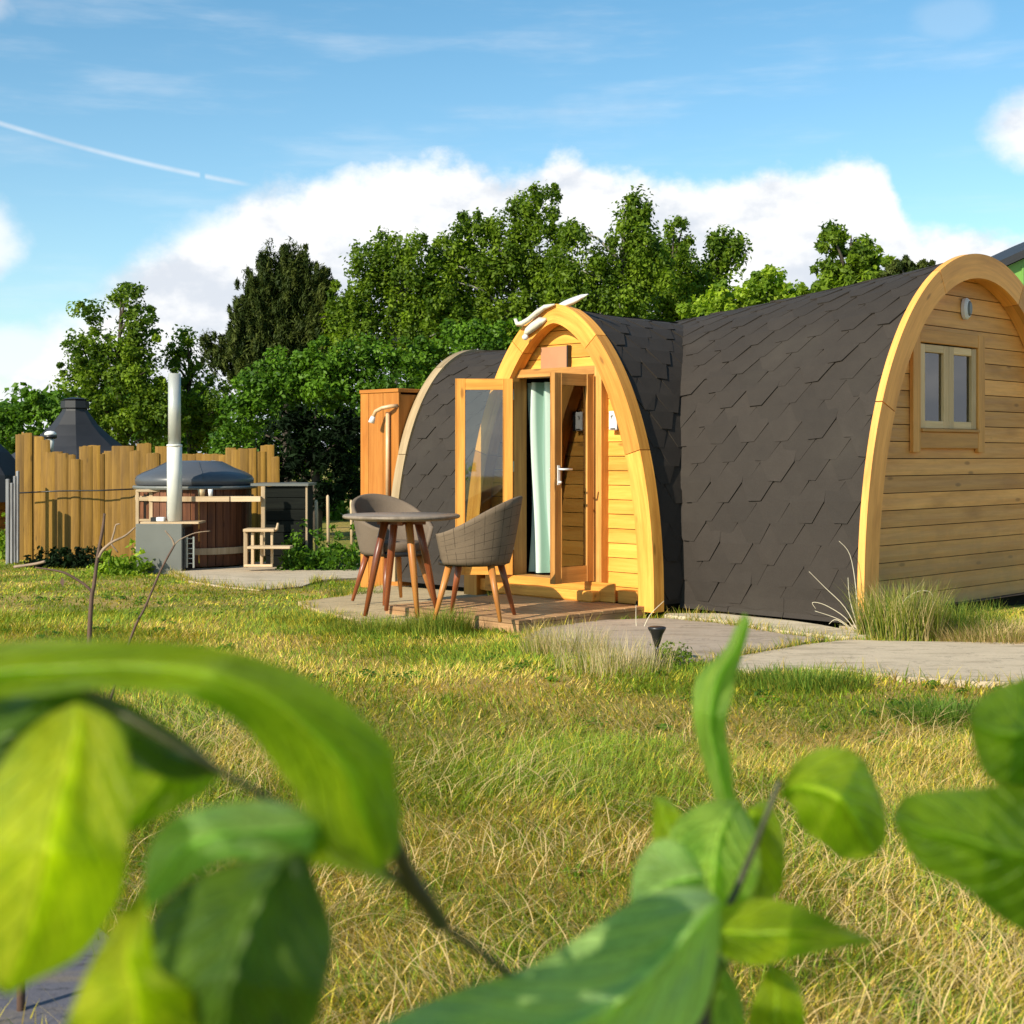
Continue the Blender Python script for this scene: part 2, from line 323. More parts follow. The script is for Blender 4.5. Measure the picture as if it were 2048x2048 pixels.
# ------------------------------------------------------------------ mesh builder
class MB:
    def __init__(s): s.v=[]; s.f=[]; s.g=[]; s.a=[]; s.smooth=[]; s.cut=[]
    def add(s, verts, faces, axis=(1,0,0), var=None, gc=None, smooth=False):
        s.cut.append((len(s.v), len(s.f)))
        n = len(s.v); verts = [Vector(p) for p in verts]
        ax = Vector(axis).normalized(); b = ax.orthogonal().normalized(); c = ax.cross(b)
        off = Vector((random.random()*50, random.random()*50, random.random()*50))
        for i, p in enumerate(verts):
            s.v.append(p[:]); s.g.append((gc[i] if gc else (p.dot(ax)+off.x, p.dot(b)+off.y, p.dot(c)+off.z)))
        vv = random.random() if var is None else var
        s.a += [vv]*len(verts)
        for f in faces: s.f.append([n+i for i in f]); s.smooth.append(smooth)
    def box(s, o, a, b, c, axis=None, var=None, bev=0.0):
        o, a, b, c = map(Vector, (o, a, b, c))
        if axis is None: axis = max((a, b, c), key=lambda q: q.length)
        if a.cross(b).dot(c) < 0: a, b = b, a
        if bev <= 0:
            P = [o, o+a, o+a+b, o+b, o+c, o+a+c, o+a+b+c, o+b+c]
            s.add(P, [(0,3,2,1),(4,5,6,7),(0,1,5,4),(1,2,6,5),(2,3,7,6),(3,0,4,7)], axis, var); return
        bm = bmesh.new(); bmesh.ops.create_cube(bm, size=1)
        for v in bm.verts: v.co = o + a*(v.co.x+.5) + b*(v.co.y+.5) + c*(v.co.z+.5)
        bmesh.ops.bevel(bm, geom=bm.edges[:], offset=min(bev, .45*min(a.length,b.length,c.length)), segments=1, affect='EDGES')
        bm.verts.index_update(); s.add([v.co for v in bm.verts], [[v.index for v in f.verts] for f in bm.faces], axis, var); bm.free()
    def prism(s, poly, d, axis=(1,0,0), var=None):        # planar polygon extruded along d
        n = len(poly); poly = [Vector(p) for p in poly]; d = Vector(d)
        s.add(poly+[p+d for p in poly], [list(range(n))[::-1], list(range(n, 2*n))]+[(i, (i+1)%n, n+(i+1)%n, n+i) for i in range(n)], axis, var)
    def tube(s, pts, rad, n=8, caps=True, var=None, smooth=True):
        pts = [Vector(p) for p in pts]
        if not hasattr(rad, '__len__'): rad = [rad]*len(pts)
        V=[]; G=[]; L=0; up = None
        for i, p in enumerate(pts):
            t = (pts[min(i+1, len(pts)-1)] - pts[max(i-1, 0)]).normalized()
            if up is None: up = t.orthogonal().normalized()
            up = (up - t*up.dot(t)).normalized(); sd_ = t.cross(up)
            if i: L += (p-pts[i-1]).length
            for k in range(n):
                q = 2*math.pi*k/n; V.append(p + (up*math.cos(q)+sd_*math.sin(q))*rad[i]); G.append((L, math.cos(q)*rad[i]+3, math.sin(q)*rad[i]))
        Fc = [(i*n+k, i*n+(k+1)%n, (i+1)*n+(k+1)%n, (i+1)*n+k) for i in range(len(pts)-1) for k in range(n)]
        if caps: Fc += [list(range(n))[::-1], [ (len(pts)-1)*n+k for k in range(n)]]
        s.add(V, Fc, gc=G, var=var, smooth=smooth)
    def lathe(s, prof, o, n=24, smooth=True, var=None, ph=0):
        o = Vector(o); V=[]; G=[]
        for r, z in prof:
            for k in range(n):
                q = 2*math.pi*k/n+ph; V.append(o+Vector((r*math.cos(q), r*math.sin(q), z))); G.append((z, q*.5, r))
        Fc = [(i*n+k, i*n+(k+1)%n, (i+1)*n+(k+1)%n, (i+1)*n+k) for i in range(len(prof)-1) for k in range(n)]
        Fc += [list(range(n))[::-1], [(len(prof)-1)*n+k for k in range(n)]]
        s.add(V, Fc, gc=G, var=var, smooth=smooth)
    def build(s, name, mat, parent=None):
        me = bpy.data.meshes.new(name); me.from_pydata(s.v, [], s.f)
        a = me.attributes.new('gc', 'FLOAT_VECTOR', 'POINT'); a.data.foreach_set('vector', np.array(s.g, dtype=np.float32).ravel())
        a = me.attributes.new('var', 'FLOAT', 'POINT'); a.data.foreach_set('value', np.array(s.a, dtype=np.float32))
        me.polygons.foreach_set('use_smooth', s.smooth)
        me.materials.append(mat); me.update()
        o = bpy.data.objects.new(name, me); COL.objects.link(o)
        if parent: o.parent = parent; o.matrix_parent_inverse = parent.matrix_basis.inverted()
        return o
def build_each(b, name, mat, parent):                      # every added piece becomes a part of its own
    out_ = []; cuts = b.cut+[(len(b.v), len(b.f))]
    for (v0, f0), (v1, f1) in zip(cuts[:-1], cuts[1:]):
        c = MB(); c.v = b.v[v0:v1]; c.g = b.g[v0:v1]; c.a = b.a[v0:v1]; c.f = [[i-v0 for i in f] for f in b.f[f0:f1]]; c.smooth = b.smooth[f0:f1]
        out_.append(c.build(name, mat, parent))
    return out_
def tag(o, label=None, cat=None, group=None, kind=None):
    if label: o['label'] = label
    if cat: o['category'] = cat
    if group: o['group'] = group
    if kind: o['kind'] = kind
    return o
def thing(name, loc, label, cat, group=None):
    o = bpy.data.objects.new(name, None); COL.objects.link(o); o.location = loc; o.empty_display_size = .1
    return tag(o, label, cat, group)
def place(o, parent):
    o.parent = parent; o.matrix_parent_inverse = parent.matrix_basis.inverted()
def np_mesh(name, V, Fa, mat, col=None, var=None, parent=None, smooth=False):
    me = bpy.data.meshes.new(name); k = Fa.shape[1]
    me.vertices.add(len(V)); me.vertices.foreach_set('co', V.astype(np.float32).ravel())
    me.loops.add(Fa.size); me.loops.foreach_set('vertex_index', Fa.astype(np.int32).ravel())
    me.polygons.add(len(Fa)); me.polygons.foreach_set('loop_start', np.arange(0, Fa.size, k, dtype=np.int32))
    me.polygons.foreach_set('loop_total', np.full(len(Fa), k, dtype=np.int32))
    if smooth: me.polygons.foreach_set('use_smooth', np.ones(len(Fa), dtype=bool))
    if col is not None:
        a = me.attributes.new('col', 'FLOAT_COLOR', 'POINT'); c4 = np.ones((len(V), 4), dtype=np.float32); c4[:, :3] = col; a.data.foreach_set('color', c4.ravel())
    if var is not None:
        a = me.attributes.new('var', 'FLOAT', 'POINT'); a.data.foreach_set('value', var.astype(np.float32))
    me.materials.append(mat); me.update(calc_edges=True); me.validate()
    o = bpy.data.objects.new(name, me); COL.objects.link(o)
    if parent: place(o, parent)
    return o
def at(px, py, Y):                                       # a photo point at distance Y along the view
    return Vector(((px-CX)/F*Y, Y, CH-(py-HZ)/F*Y))
# ------------------------------------------------------------------ noise and terrain
_tab = RNG.random((64, 64))
def vn(x, y, sc, seed=0):
    x = np.asarray(x)*sc+seed*17.3; y = np.asarray(y)*sc+seed*9.1
    xi = np.floor(x).astype(int); yi = np.floor(y).astype(int); fx = x-xi; fy = y-yi
    fx = fx*fx*(3-2*fx); fy = fy*fy*(3-2*fy)
    g = lambda a, b: _tab[(a+seed*7) % 64, (b+seed*13) % 64]
    return (g(xi,yi)*(1-fx)+g(xi+1,yi)*fx)*(1-fy) + (g(xi,yi+1)*(1-fx)+g(xi+1,yi+1)*fx)*fy
def fbm(x, y, sc, seed=0, o=3):
    s_ = 0; a = 1; t_ = 0
    for i in range(o): s_ = s_ + a*vn(x, y, sc*2**i, seed+i); t_ += a; a *= .5
    return s_/t_
def gz(x, y):
    x = np.asarray(x, dtype=float); y = np.asarray(y, dtype=float)
    z = -.10 - .18*np.clip((y-12.0)/6.0, 0, 1)
    near = np.clip((14-y)/3, 0, 1)
    z = z + (fbm(x, y, .9, 3)-.5)*.07*near*np.clip((11.0-y)/2, .25, 1)
    return z
def ground_pt(px, py, dz=0.0):
    Y = 10.0
    for _ in range(25): Y = F*(CH-(float(gz((px-CX)/F*Y, Y))+dz))/max(py-HZ, 20)
    return Vector(((px-CX)/F*Y, Y, float(gz((px-CX)/F*Y, Y))+dz))

# ground sheet
def axis_steps(lo, hi, fine_lo, fine_hi, fine, grow=1.25):
    a = list(np.arange(fine_lo, fine_hi+1e-6, fine)); st = fine
    while a[-1] < hi: st *= grow; a.append(min(hi, a[-1]+st))
    st = fine
    while a[0] > lo: st *= grow; a.insert(0, max(lo, a[0]-st))
    return np.array(a)
xs = axis_steps(-400, 400, -7, 7, .06); ys = axis_steps(-60, 600, 1.5, 20, .06)
X, Yg = np.meshgrid(xs, ys); nx, ny = len(xs), len(ys)
def patchiness(x, y):                                    # green and bare factors of the lawn
    gr = fbm(x, y, 1.5, 5, 4) + .07*np.clip((y-9)/4, 0, 1)
    bare = fbm(x, y, 1.3, 11, 4) - .06*np.clip((y-9)/4, 0, 1)
    return gr, bare
STRAW = np.array([.78,.57,.17]); YEL = np.array([.60,.50,.05]); GRN = np.array([.17,.25,.02]); TAN = np.array([.60,.42,.14])
gr, bare = patchiness(X, Yg)
t1 = np.clip((gr-.42)/.2, 0, 1)[..., None]; t2 = np.clip((bare-.52)/.12, 0, 1)[..., None]
OLV = np.array([.27,.25,.055]); gc_ = (OLV*.7+TAN*.35)*(1-t1) + (OLV*.8+GRN*.3)*t1; gc_ = gc_*(1-t2) + (TAN*.95)*t2
V = np.stack([X, Yg, gz(X, Yg)], -1).reshape(-1, 3)
idx = np.arange(nx*ny).reshape(ny, nx)
Fa = np.stack([idx[:-1,:-1], idx[:-1,1:], idx[1:,1:], idx[1:,:-1]], -1).reshape(-1, 4)
ground = np_mesh('ground', V, Fa, M['groundv'], col=gc_.reshape(-1, 3), smooth=True); tag(ground, kind='structure')

# ------------------------------------------------------------------ paths, patio
def inpoly(x, y, poly):
    x = np.asarray(x); y = np.asarray(y); c = np.zeros(x.shape, bool); n = len(poly)
    for i in range(n):
        x1, y1 = poly[i]; x2, y2 = poly[(i+1)%n]
        if y1 == y2: continue
        c ^= ((y1 > y) != (y2 > y)) & (x < (x2-x1)*(y-y1)/(y2-y1)+x1)
    return c
EXCL = []
def slab(name, pix, mat, top=.03, thick=.09):
    P = [ground_pt(px, py) for px, py in pix]
    EXCL.append([(p.x, p.y) for p in P])
    zt = sum(p.z for p in P)/len(P)
    b = MB(); pts = [Vector((p.x, p.y, (p.z*.7+zt*.3)+top)) for p in P]
    # gently uneven edge
    pp = []
    for i, p in enumerate(pts):
        q = pts[(i+1) % len(pts)]; k = max(2, int((q-p).length/.12))
        for j in range(k):
            r = p.lerp(q, j/k); pp.append(r+Vector((random.uniform(-.008,.008), random.uniform(-.008,.008), 0)))
    n = len(pp); low = [p-Vector((0,0,thick)) for p in pp]
    b.add(pp+low, [list(range(n))]+[(i, n+i, n+(i+1)%n, (i+1)%n) for i in range(n)])
    o = b.build(name, mat)
    bm = bmesh.new(); bm.from_mesh(o.data); bmesh.ops.triangulate(bm, faces=[f for f in bm.faces if len(f.verts) > 4]); bmesh.ops.recalc_face_normals(bm, faces=bm.faces); bm.to_mesh(o.data); bm.free()
    return tag(o, kind='structure')
slab('path', [(2300,1300),(1760,1293),(1700,1290),(1600,1301),(1560,1309),(1480,1322),(1460,1345),(1500,1352),(1600,1346),(1700,1352),(1800,1364),(1920,1374),(2300,1385)], M['concrete'], .035)
slab('path_slab', [(1050,1282),(1080,1264),(1200,1248),(1330,1244),(1450,1256),(1560,1276),(1655,1287),(1590,1298),(1540,1308),(1478,1318),(1440,1326),(1330,1334),(1200,1325),(1100,1300)], M['slab'], .030)
slab('kerb_strip', [(1335,1238),(1480,1238),(1640,1262),(1755,1284),(1700,1287),(1660,1285),(1560,1273),(1450,1253),(1330,1241)], M['cream'], .045)
slab('tub_path', [(330,1146),(420,1134),(520,1131),(720,1130),(1000,1130),(1010,1158),(860,1160),(720,1160),(640,1164),(600,1176),(520,1182),(450,1176),(380,1166)], M['concrete'], .03)
slab('patio', [(595,1212),(690,1202),(760,1182),(905,1176),(985,1176),(985,1215),(975,1252),(860,1256),(720,1250),(640,1232)], M['tanstone'], .045, .12)
st = slab('stone_slab', [(-40,1990),(40,1925),(120,1890),(200,1905),(260,1960),(280,2100),(-60,2140)], M['slate'], .06, .1)

# ------------------------------------------------------------------ the cabin
A0 = Vector((1.02, 11.04, 0)); U = Vector((-.70711, .70711, 0)); Vv = Vector((.70711, .70711, 0)); Z = Vector((0,0,1))
def W(u, v, z): return A0 + U*u + Vv*v + Z*z
def se(hw, H, p, q, n=64):                               # pointed arch curve, equal steps, from +hw round to -hw
    th = np.linspace(0, math.pi, 1500)
    x = hw*np.sign(np.cos(th))*np.abs(np.cos(th))**(2/p); z = H*np.abs(np.sin(th))**(2/q)
    L = np.concatenate([[0], np.cumsum(np.hypot(np.diff(x), np.diff(z)))]); l = np.linspace(0, L[-1], n+1)
    return np.interp(l, L, x), np.interp(l, L, z), L[-1]
def hwz(z, hw, H, p, q): return hw*max(0, 1-(max(z,0)/H)**q)**(1/p)
def sstep(x, a, b): t_ = min(1, max(0, (x-a)/(b-a))); return t_*t_*(3-2*t_)
def lerpt(x, tab):
    return float(np.interp(x, [a for a, _ in tab], [b for _, b in tab]))
HT = [(-1.65,2.69),(-1.25,2.63),(-.56,2.55),(.0,2.49),(.45,2.45),(.95,2.40),(1.6,2.33),(2.6,2.15),(3.4,2.17)]
def main_sec(u): 
    hw = 1.72 - .66*sstep(u, 1.3, 2.6)
    H = (lerpt(u-.15, HT)+lerpt(u, HT)+lerpt(u+.15, HT))/3
    pp = 2.0; return hw, H, pp, 2.35, .38+hw              # half width, height, exponents, axis v
def wing_sec(v): return 1.0, 2.34-.03*sstep(v, 0, .8), 1.78, 2.2, .955
NS = 72
def loft(sec, s0, s1, ns, pos):
    V=[]; 
    for i in range(ns+1):
        s_ = s0+(s1-s0)*i/ns; hw, H, p, q, c = sec(s_); x, z, _ = se(hw, H, p, q, NS)
        V += [pos(s_, c+x[k], z[k]) for k in range(NS+1)]
    n = NS+1; Fc = [(i*n+k, (i+1)*n+k, (i+1)*n+k+1, i*n+k+1) for i in range(ns) for k in range(NS)]
    Fc += [[i*n for i in range(ns+1)][::-1] + [i*n+NS for i in range(ns+1)]]            # floor
    Fc += [list(range(n)), [ns*n+k for k in range(n)][::-1]]
    return V, Fc
mpos = lambda s_, x, z: W(s_, x, z); wpos = lambda s_, x, z: W(x, s_, z)
def solid(V, Fc):
    me = bpy.data.meshes.new('shell'); me.from_pydata([p[:] for p in V], [], Fc); bm = bmesh.new(); bm.from_mesh(me)
    bmesh.ops.triangulate(bm, faces=[f for f in bm.faces if len(f.verts) > 4]); bmesh.ops.recalc_face_normals(bm, faces=bm.faces); bm.to_mesh(me); bm.free()
    o = bpy.data.objects.new('shell', me); COL.objects.link(o); return o
U0, U1 = -1.612, 3.36; V0 = .06
sa = solid(*loft(main_sec, U0, U1, 50, mpos)); sb = solid(*loft(wing_sec, V0, 2.1, 16, wpos))
mod = sa.modifiers.new('b', 'BOOLEAN'); mod.operation = 'UNION'; mod.object = sb; mod.solver = 'EXACT'
dg = bpy.context.evaluated_depsgraph_get(); me = bpy.data.meshes.new_from_object(sa.evaluated_get(dg))
bm = bmesh.new(); bm.from_mesh(me)
kill = [f for f in bm.faces if (f.normal.dot(-Vv) > .95 and (f.calc_center_median()-A0).dot(Vv) < V0+.02) or (f.normal.dot(-U) > .95 and (f.calc_center_median()-A0).dot(U) < U0+.02)]
bmesh.ops.delete(bm, geom=kill, context='FACES')
bm.to_mesh(me); bm.free()
bpy.data.objects.remove(sa); bpy.data.objects.remove(sb)
me.attributes.new('var', 'FLOAT', 'POINT').data.foreach_set('value', np.full(len(me.vertices), .3, dtype=np.float32))
cabin = thing('glamping_pod', W(.9, 1.5, 0), 'cross shaped timber camping pod with dark shingled barrel roofs and open double doors', 'cabin')
me.name = 'roof'; me.materials.clear(); me.materials.append(M['felt']); me.polygons.foreach_set('use_smooth', [False]*len(me.polygons))
roof = bpy.data.objects.new('roof', me); COL.objects.link(roof); place(roof, cabin)

def inside_main(P, m=0.0):
    d = P-A0; u = d.dot(U); v = d.dot(Vv)
    if u < U0 or u > U1: return False
    hw, H, p, q, c = main_sec(u); return (abs(v-c)/hw)**p + (max(P.z,0)/H)**q < 1-m
def inside_wing(P, m=0.0):
    d = P-A0; u = d.dot(U); v = d.dot(Vv)
    if v < 0 or v > 2.1: return False
    hw, H, p, q, c = wing_sec(v); return (abs(u-c)/hw)**p + (max(P.z,0)/H)**q < 1-m
def shingles(sec, s0, s1, pos, inside, sides, flip):
    b = MB(); pitch = .30; ex = .148
    hwm, Hm, p, q, c = sec((s0+s1)/2); L = se(hwm, Hm, p, q, 20)[2]; rows = int(L/ex)+2
    cache = {}
    def surf(s_, l):                                     # l: length from the eave on the low side
        key = round(s_, 3)
        if key not in cache:
            x, z, Lt = se(*sec(s_)[:4], 200); cache[key] = (x, z, Lt, sec(s_)[4])
        x, z, Lt, cc = cache[key]; f = min(max(l/L, 0), 1)*200; i = min(199, int(f)); t_ = f-i
        tx, tz = x[i+1]-x[i], z[i+1]-z[i]; n_ = math.hypot(tx, tz) or 1
        X_, Z_ = x[i]*(1-t_)+x[i+1]*t_, z[i]*(1-t_)+z[i+1]*t_
        nx_, nz_ = tz/n_, -tx/n_
        if nx_*X_+nz_*(Z_-.6) < 0: nx_, nz_ = -nx_, -nz_
        return X_, Z_, nx_, nz_, cc
    for side in sides:
        for r in range(-1, int(rows/2)+1):
            for j in range(int((s1-s0)/pitch)+3):
                sc = s0 + (j + (.5 if r % 2 else 0) - .5)*pitch
                jx = random.uniform(-.006,.006); lf = random.choice((.008,.010,.012,.016)); jj = lambda: random.uniform(-.007,.007)
                prof = [(-.055,0,lf),(.055,0,lf),(.148,ex*.98,lf*.75),(.148,ex*1.9,.002),(-.148,ex*1.9,.002),(-.148,ex*.98,lf*.75)]
                ok = True; top_ = []; low = []
                for ds, dl, h_ in prof:
                    h_ = h_*(random.uniform(.8, 1.3) if h_ > .004 else 1)
                    s_ = min(max(sc+ds+jx+(jj() if dl < ex else 0), s0), s1); l = r*ex+dl+.03+(jj() if dl < ex else 0)
                    l = min(max(l, .0), L/2)
                    if side < 0: l = L-l
                    X_, Z_, nx_, nz_, cc = surf(s_, l)
                    top_.append(pos(s_, cc+X_+nx_*h_, Z_+nz_*h_)); low.append(pos(s_, cc+X_-nx_*.004, Z_-nz_*.004))
                if (top_[0]-top_[1]).length+(top_[2]-top_[5]).length < .05: continue
                if (top_[0]-top_[4]).length < .03: continue
                ctr = sum(top_, Vector())/6
                if inside(ctr): continue
                P = top_+low
                Fc = [(0,1,2,5),(5,2,3,4)] + [(i, 6+i, 6+(i+1)%6, (i+1)%6) for i in (0,1,2,3,4,5)]
                b.add(P, Fc, var=min(1, max(0, random.gauss(.5, .22))))
    o = b.build('shingles', M['felt'], roof)
    bm = bmesh.new(); bm.from_mesh(o.data); bmesh.ops.recalc_face_normals(bm, faces=bm.faces); bm.to_mesh(o.data); bm.free()
    return o
shingles(main_sec, -1.608, 3.345, mpos, lambda P: inside_wing(P, 0), (1,-1), False)
shingles(wing_sec, .105, 2.1, wpos, lambda P: inside_main(P, 0), (1,-1), False)

def arch_ring(name, hw, H, p, q, c, w_, s0, s1, pos, mat, parent, joints=(.0,.22,.40,.60,.78,1.0), zlow=-.05, step=None):
    N = 120; x, z, L = se(hw, H, p, q, N); b = MB()
    ox = c+x; oz = z.copy(); ix=[]; iz=[]
    for i in range(N+1):
        a, d_ = max(0, i-1), min(N, i+1); tx, tz = x[d_]-x[a], z[d_]-z[a]; n_ = math.hypot(tx, tz); nx_, nz_ = -tz/n_, tx/n_
        if nx_*x[i]+nz_*(z[i]-.4) > 0: nx_, nz_ = -nx_, -nz_
        ix.append(ox[i]+nx_*w_); iz.append(z[i]+nz_*w_)
    for k in (0, N): iz[k] = zlow; oz[k] = zlow
    for a, e in zip(joints[:-1], joints[1:]):
        i0, i1 = int(round(a*N)), int(round(e*N)); V=[]; G=[]; off = random.random()*30
        for i in range(i0, i1+1):
            gap = 0
            for (X_, Z_, s_, r_) in ((ox[i],oz[i],s0,0),(ix[i],iz[i],s0,w_),(ix[i],iz[i],s1,w_),(ox[i],oz[i],s1,0)):
                V.append(pos(s_, X_, Z_)); G.append((i/N*L+off, r_+off, s_))
        # a hair of a gap at each joint
        for side, lo in ((0, 0), (1, (i1-i0)*4)):
            nb_ = 4 if side == 0 else -4
            for k in range(4): V[lo+k] = V[lo+k].lerp(V[lo+k+nb_], .07)
        n = i1-i0; Fc = [(i*4+k, (i+1)*4+k, (i+1)*4+(k+1)%4, i*4+(k+1)%4) for i in range(n) for k in range(4)]
        Fc += [(0,1,2,3), (n*4+3, n*4+2, n*4+1, n*4)]
        b.add(V, Fc, gc=G)
    o = b.build(name, mat, parent)
    bm = bmesh.new(); bm.from_mesh(o.data); bmesh.ops.recalc_face_normals(bm, faces=bm.faces); bm.to_mesh(o.data); bm.free()
    return o
# arch trims: front wing, near gable, far gable
t1_ = arch_ring('arch_trim', 1.05, 2.37, 1.75, 2.2, .955, .155, -.02, .10, wpos, M['larch'], cabin); t1_['label'] = 'golden arch trim round the door front'
t2_ = arch_ring('arch_trim', 1.75, 2.72, 2.0, 2.35, .36+1.75, .19, -1.67, -1.615, mpos, M['cedartrim'], cabin); t2_['label'] = 'broad tan arch trim of the window gable'
t4_ = arch_ring('arch_reveal', 1.65, 2.62, 2.0, 2.35, .36+1.75, .085, -1.6145, -1.53, mpos, M['cedartrim'], cabin)
t3_ = arch_ring('arch_trim', 1.10, 2.20, 2.0, 2.35, .36+1.09, .17, 3.35, 3.46, mpos, M['endtrim'], cabin); t3_['label'] = 'weathered pale arch trim at the far end'

def board_wall(name, z0, z1, step, cuts, hwf, c, s_front, thick, pos, mat, parent, flip=1, zstart=0):
    b = MB(); z = z0; 
    sgn = 1
    while z < z1-.01:
        za, zb = z+.003, min(z+step-.003, z1)
        pieces = [(-99, 99)]
        for (x0, x1, c0, c1) in cuts:
            if zb > c0 and za < c1:
                np_ = []
                for (a, e) in pieces:
                    if x0 > a: np_.append((a, min(e, x0)))
                    if x1 < e: np_.append((max(a, x1), e))
                pieces = np_
        for (a, e) in pieces:
            if e <= a: continue
            zs = [za + (zb-za)*k/3 for k in range(4)]
            Lf = [(max(a, c-hwf(q)), q) for q in zs]; R = [(min(e, c+hwf(q)), q) for q in zs]
            if max(r[0]-l[0] for l, r in zip(Lf, R)) < .02: continue
            poly = Lf + R[::-1]
            tilt = .004
            front = [pos(s_front + (tilt if q > (za+zb)/2 else 0)*flip, x_, q) for x_, q in poly]
            ax = pos(0, 1, 0)-pos(0, 0, 0)
            d = (pos(1, 0, 0)-pos(0, 0, 0))*thick*flip
            b.prism(front, d, axis=ax)
        z += step
    o = b.build(name, mat, parent)
    bm = bmesh.new(); bm.from_mesh(o.data); bmesh.ops.triangulate(bm, faces=[f for f in bm.faces if len(f.verts) > 4]); bmesh.ops.recalc_face_normals(bm, faces=bm.faces); bm.to_mesh(o.data); bm.free()
    return o
# front wall (facing the deck)
DU0, DU1, DZ0, DZ1 = .565, 1.465, .15, 1.79                 # door opening
fw = board_wall('wall', .0, 2.30, .114, [(DU0-.06, DU1+.06, .0, 1.80)], lambda z: hwz(z, .985, 2.30, 1.78, 2.2), .955, .125, .022, wpos, M['larch2'], cabin)
fw['label'] = 'golden horizontal board wall round the doors'
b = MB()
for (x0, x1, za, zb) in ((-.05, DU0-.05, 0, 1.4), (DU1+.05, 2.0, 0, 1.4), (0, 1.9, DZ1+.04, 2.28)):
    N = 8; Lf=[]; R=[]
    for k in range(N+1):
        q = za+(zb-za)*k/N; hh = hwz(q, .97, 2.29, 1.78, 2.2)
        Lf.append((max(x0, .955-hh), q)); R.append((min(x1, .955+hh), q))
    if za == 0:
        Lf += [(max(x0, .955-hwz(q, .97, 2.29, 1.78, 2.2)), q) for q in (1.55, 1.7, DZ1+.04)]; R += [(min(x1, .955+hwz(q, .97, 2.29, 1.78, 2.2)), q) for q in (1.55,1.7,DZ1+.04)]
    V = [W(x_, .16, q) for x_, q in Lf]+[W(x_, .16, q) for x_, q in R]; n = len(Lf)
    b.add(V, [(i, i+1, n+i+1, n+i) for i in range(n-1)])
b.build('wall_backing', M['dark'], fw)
# near gable wall with window
WV0, WV1, WZ0, WZ1 = .36+.98, .36+1.88, 1.33, 2.00
gw = board_wall('wall', -.02, 2.62, .127, [(WV0, WV1, WZ0, WZ1)], lambda z: hwz(z, 1.68, 2.64, 2.0, 2.35), .38+1.72, -1.545+.02, .022, mpos, M['cedar'], cabin)
gw['label'] = 'tan horizontal board wall with the casement window'
# door frame and threshold
fr = MB()
def cbox(b, u0, u1, v0, v1, z0, z1, axis=None, bev=0, var=None): b.box(W(u0, v0, z0), U*(u1-u0), Vv*(v1-v0), Z*(z1-z0), axis, var, bev)
cbox(fr, DU0-.075, DU0, .04, .20, .05, DZ1+.07, Z, .004); cbox(fr, DU1, DU1+.075, .04, .20, .05, DZ1+.07, Z, .004)
cbox(fr, DU0+.001, DU1-.001, .045, .20, DZ1, DZ1+.068, U, .004); cbox(fr, DU0+.001, DU1-.001, .035, .20, DZ0-.06, DZ0, U, .004)
dfr = fr.build('door_frame', M['frame'], cabin)
b = MB(); 
cbox(b, DU0-.10, DU1+.12, -.10, .03, .0, .085, U, .012); cbox(b, DU0-.25, DU1+.3, -.005, .02, .001, .15, U, .006)
b.build('threshold', M['larch'], cabin)
# skirting along the base of the front wall
b = MB(); cbox(b, .10, DU0-.26, .02, .115, .0, .10, U, .006); cbox(b, DU1+.31, 1.85, .02, .115, .0, .10, U, .006); build_each(b, 'skirting', M['larch'], cabin)
# door leaves
def door_leaf(hu, dvec, wd, handle, lab):
    h0 = W(hu, .02, DZ0+.01); d = dvec.normalized(); n = Z.cross(d); th = .045; H = DZ1-DZ0-.02
    root = MB(); sw = .075
    root.box(h0, d*sw, n*th, Z*H, Z, bev=.004); root.box(h0+d*(wd-sw), d*sw, n*th, Z*H, Z, bev=.004)
    root.box(h0+d*(sw+.001), d*(wd-2*sw-.002), n*th, Z*.12, d, bev=.003); root.box(h0+d*(sw+.001)+Z*(H-.085), d*(wd-2*sw-.002), n*th, Z*.085, d, bev=.003)
    o = root.build('door', M['frame'] if handle else M['larch'], cabin); o['label'] = lab
    g = MB(); g.box(h0+d*(sw+.002)+n*.018+Z*.121, d*(wd-2*sw-.004), n*.008, Z*(H-.207)); g.build('pane', M['glass'], o)
    if handle:
        k = MB(); c0 = h0+d*(wd-.04)+Z*.78
        for sgn in (1, -1):
            base = c0 + (n*(th+.001) if sgn > 0 else n*-.001); nn = n*sgn
            k.box(base-d*.012-Z*.02-(nn*.008 if sgn < 0 else n*0), d*.024, n*.008, Z*.15, Z)
            k.tube([base+Z*.1, base+nn*.045+Z*.1, base+nn*.05+Z*.1-d*.10], .008, 8)
            k.tube([base+Z*.0, base+nn*.03+Z*.0], .010, 8)
        k.build('handle', M['white'], o)
    hg = MB()
    for zz in (.2, .85, 1.45): hg.tube([h0+n*.0-d*.006+Z*zz, h0-d*.006+Z*(zz+.09)], .009, 8)
    build_each(hg, 'hinge', M['steel'], o)
    return o
door_leaf(DU1-.005, Vector((-1, -.04, 0)), .47, False, 'golden glazed door leaf folded wide open to the left')
door_leaf(DU0+.03, (-Vv*1.0+U*.02), .44, True, 'glazed door leaf standing open toward the deck with lever handle')
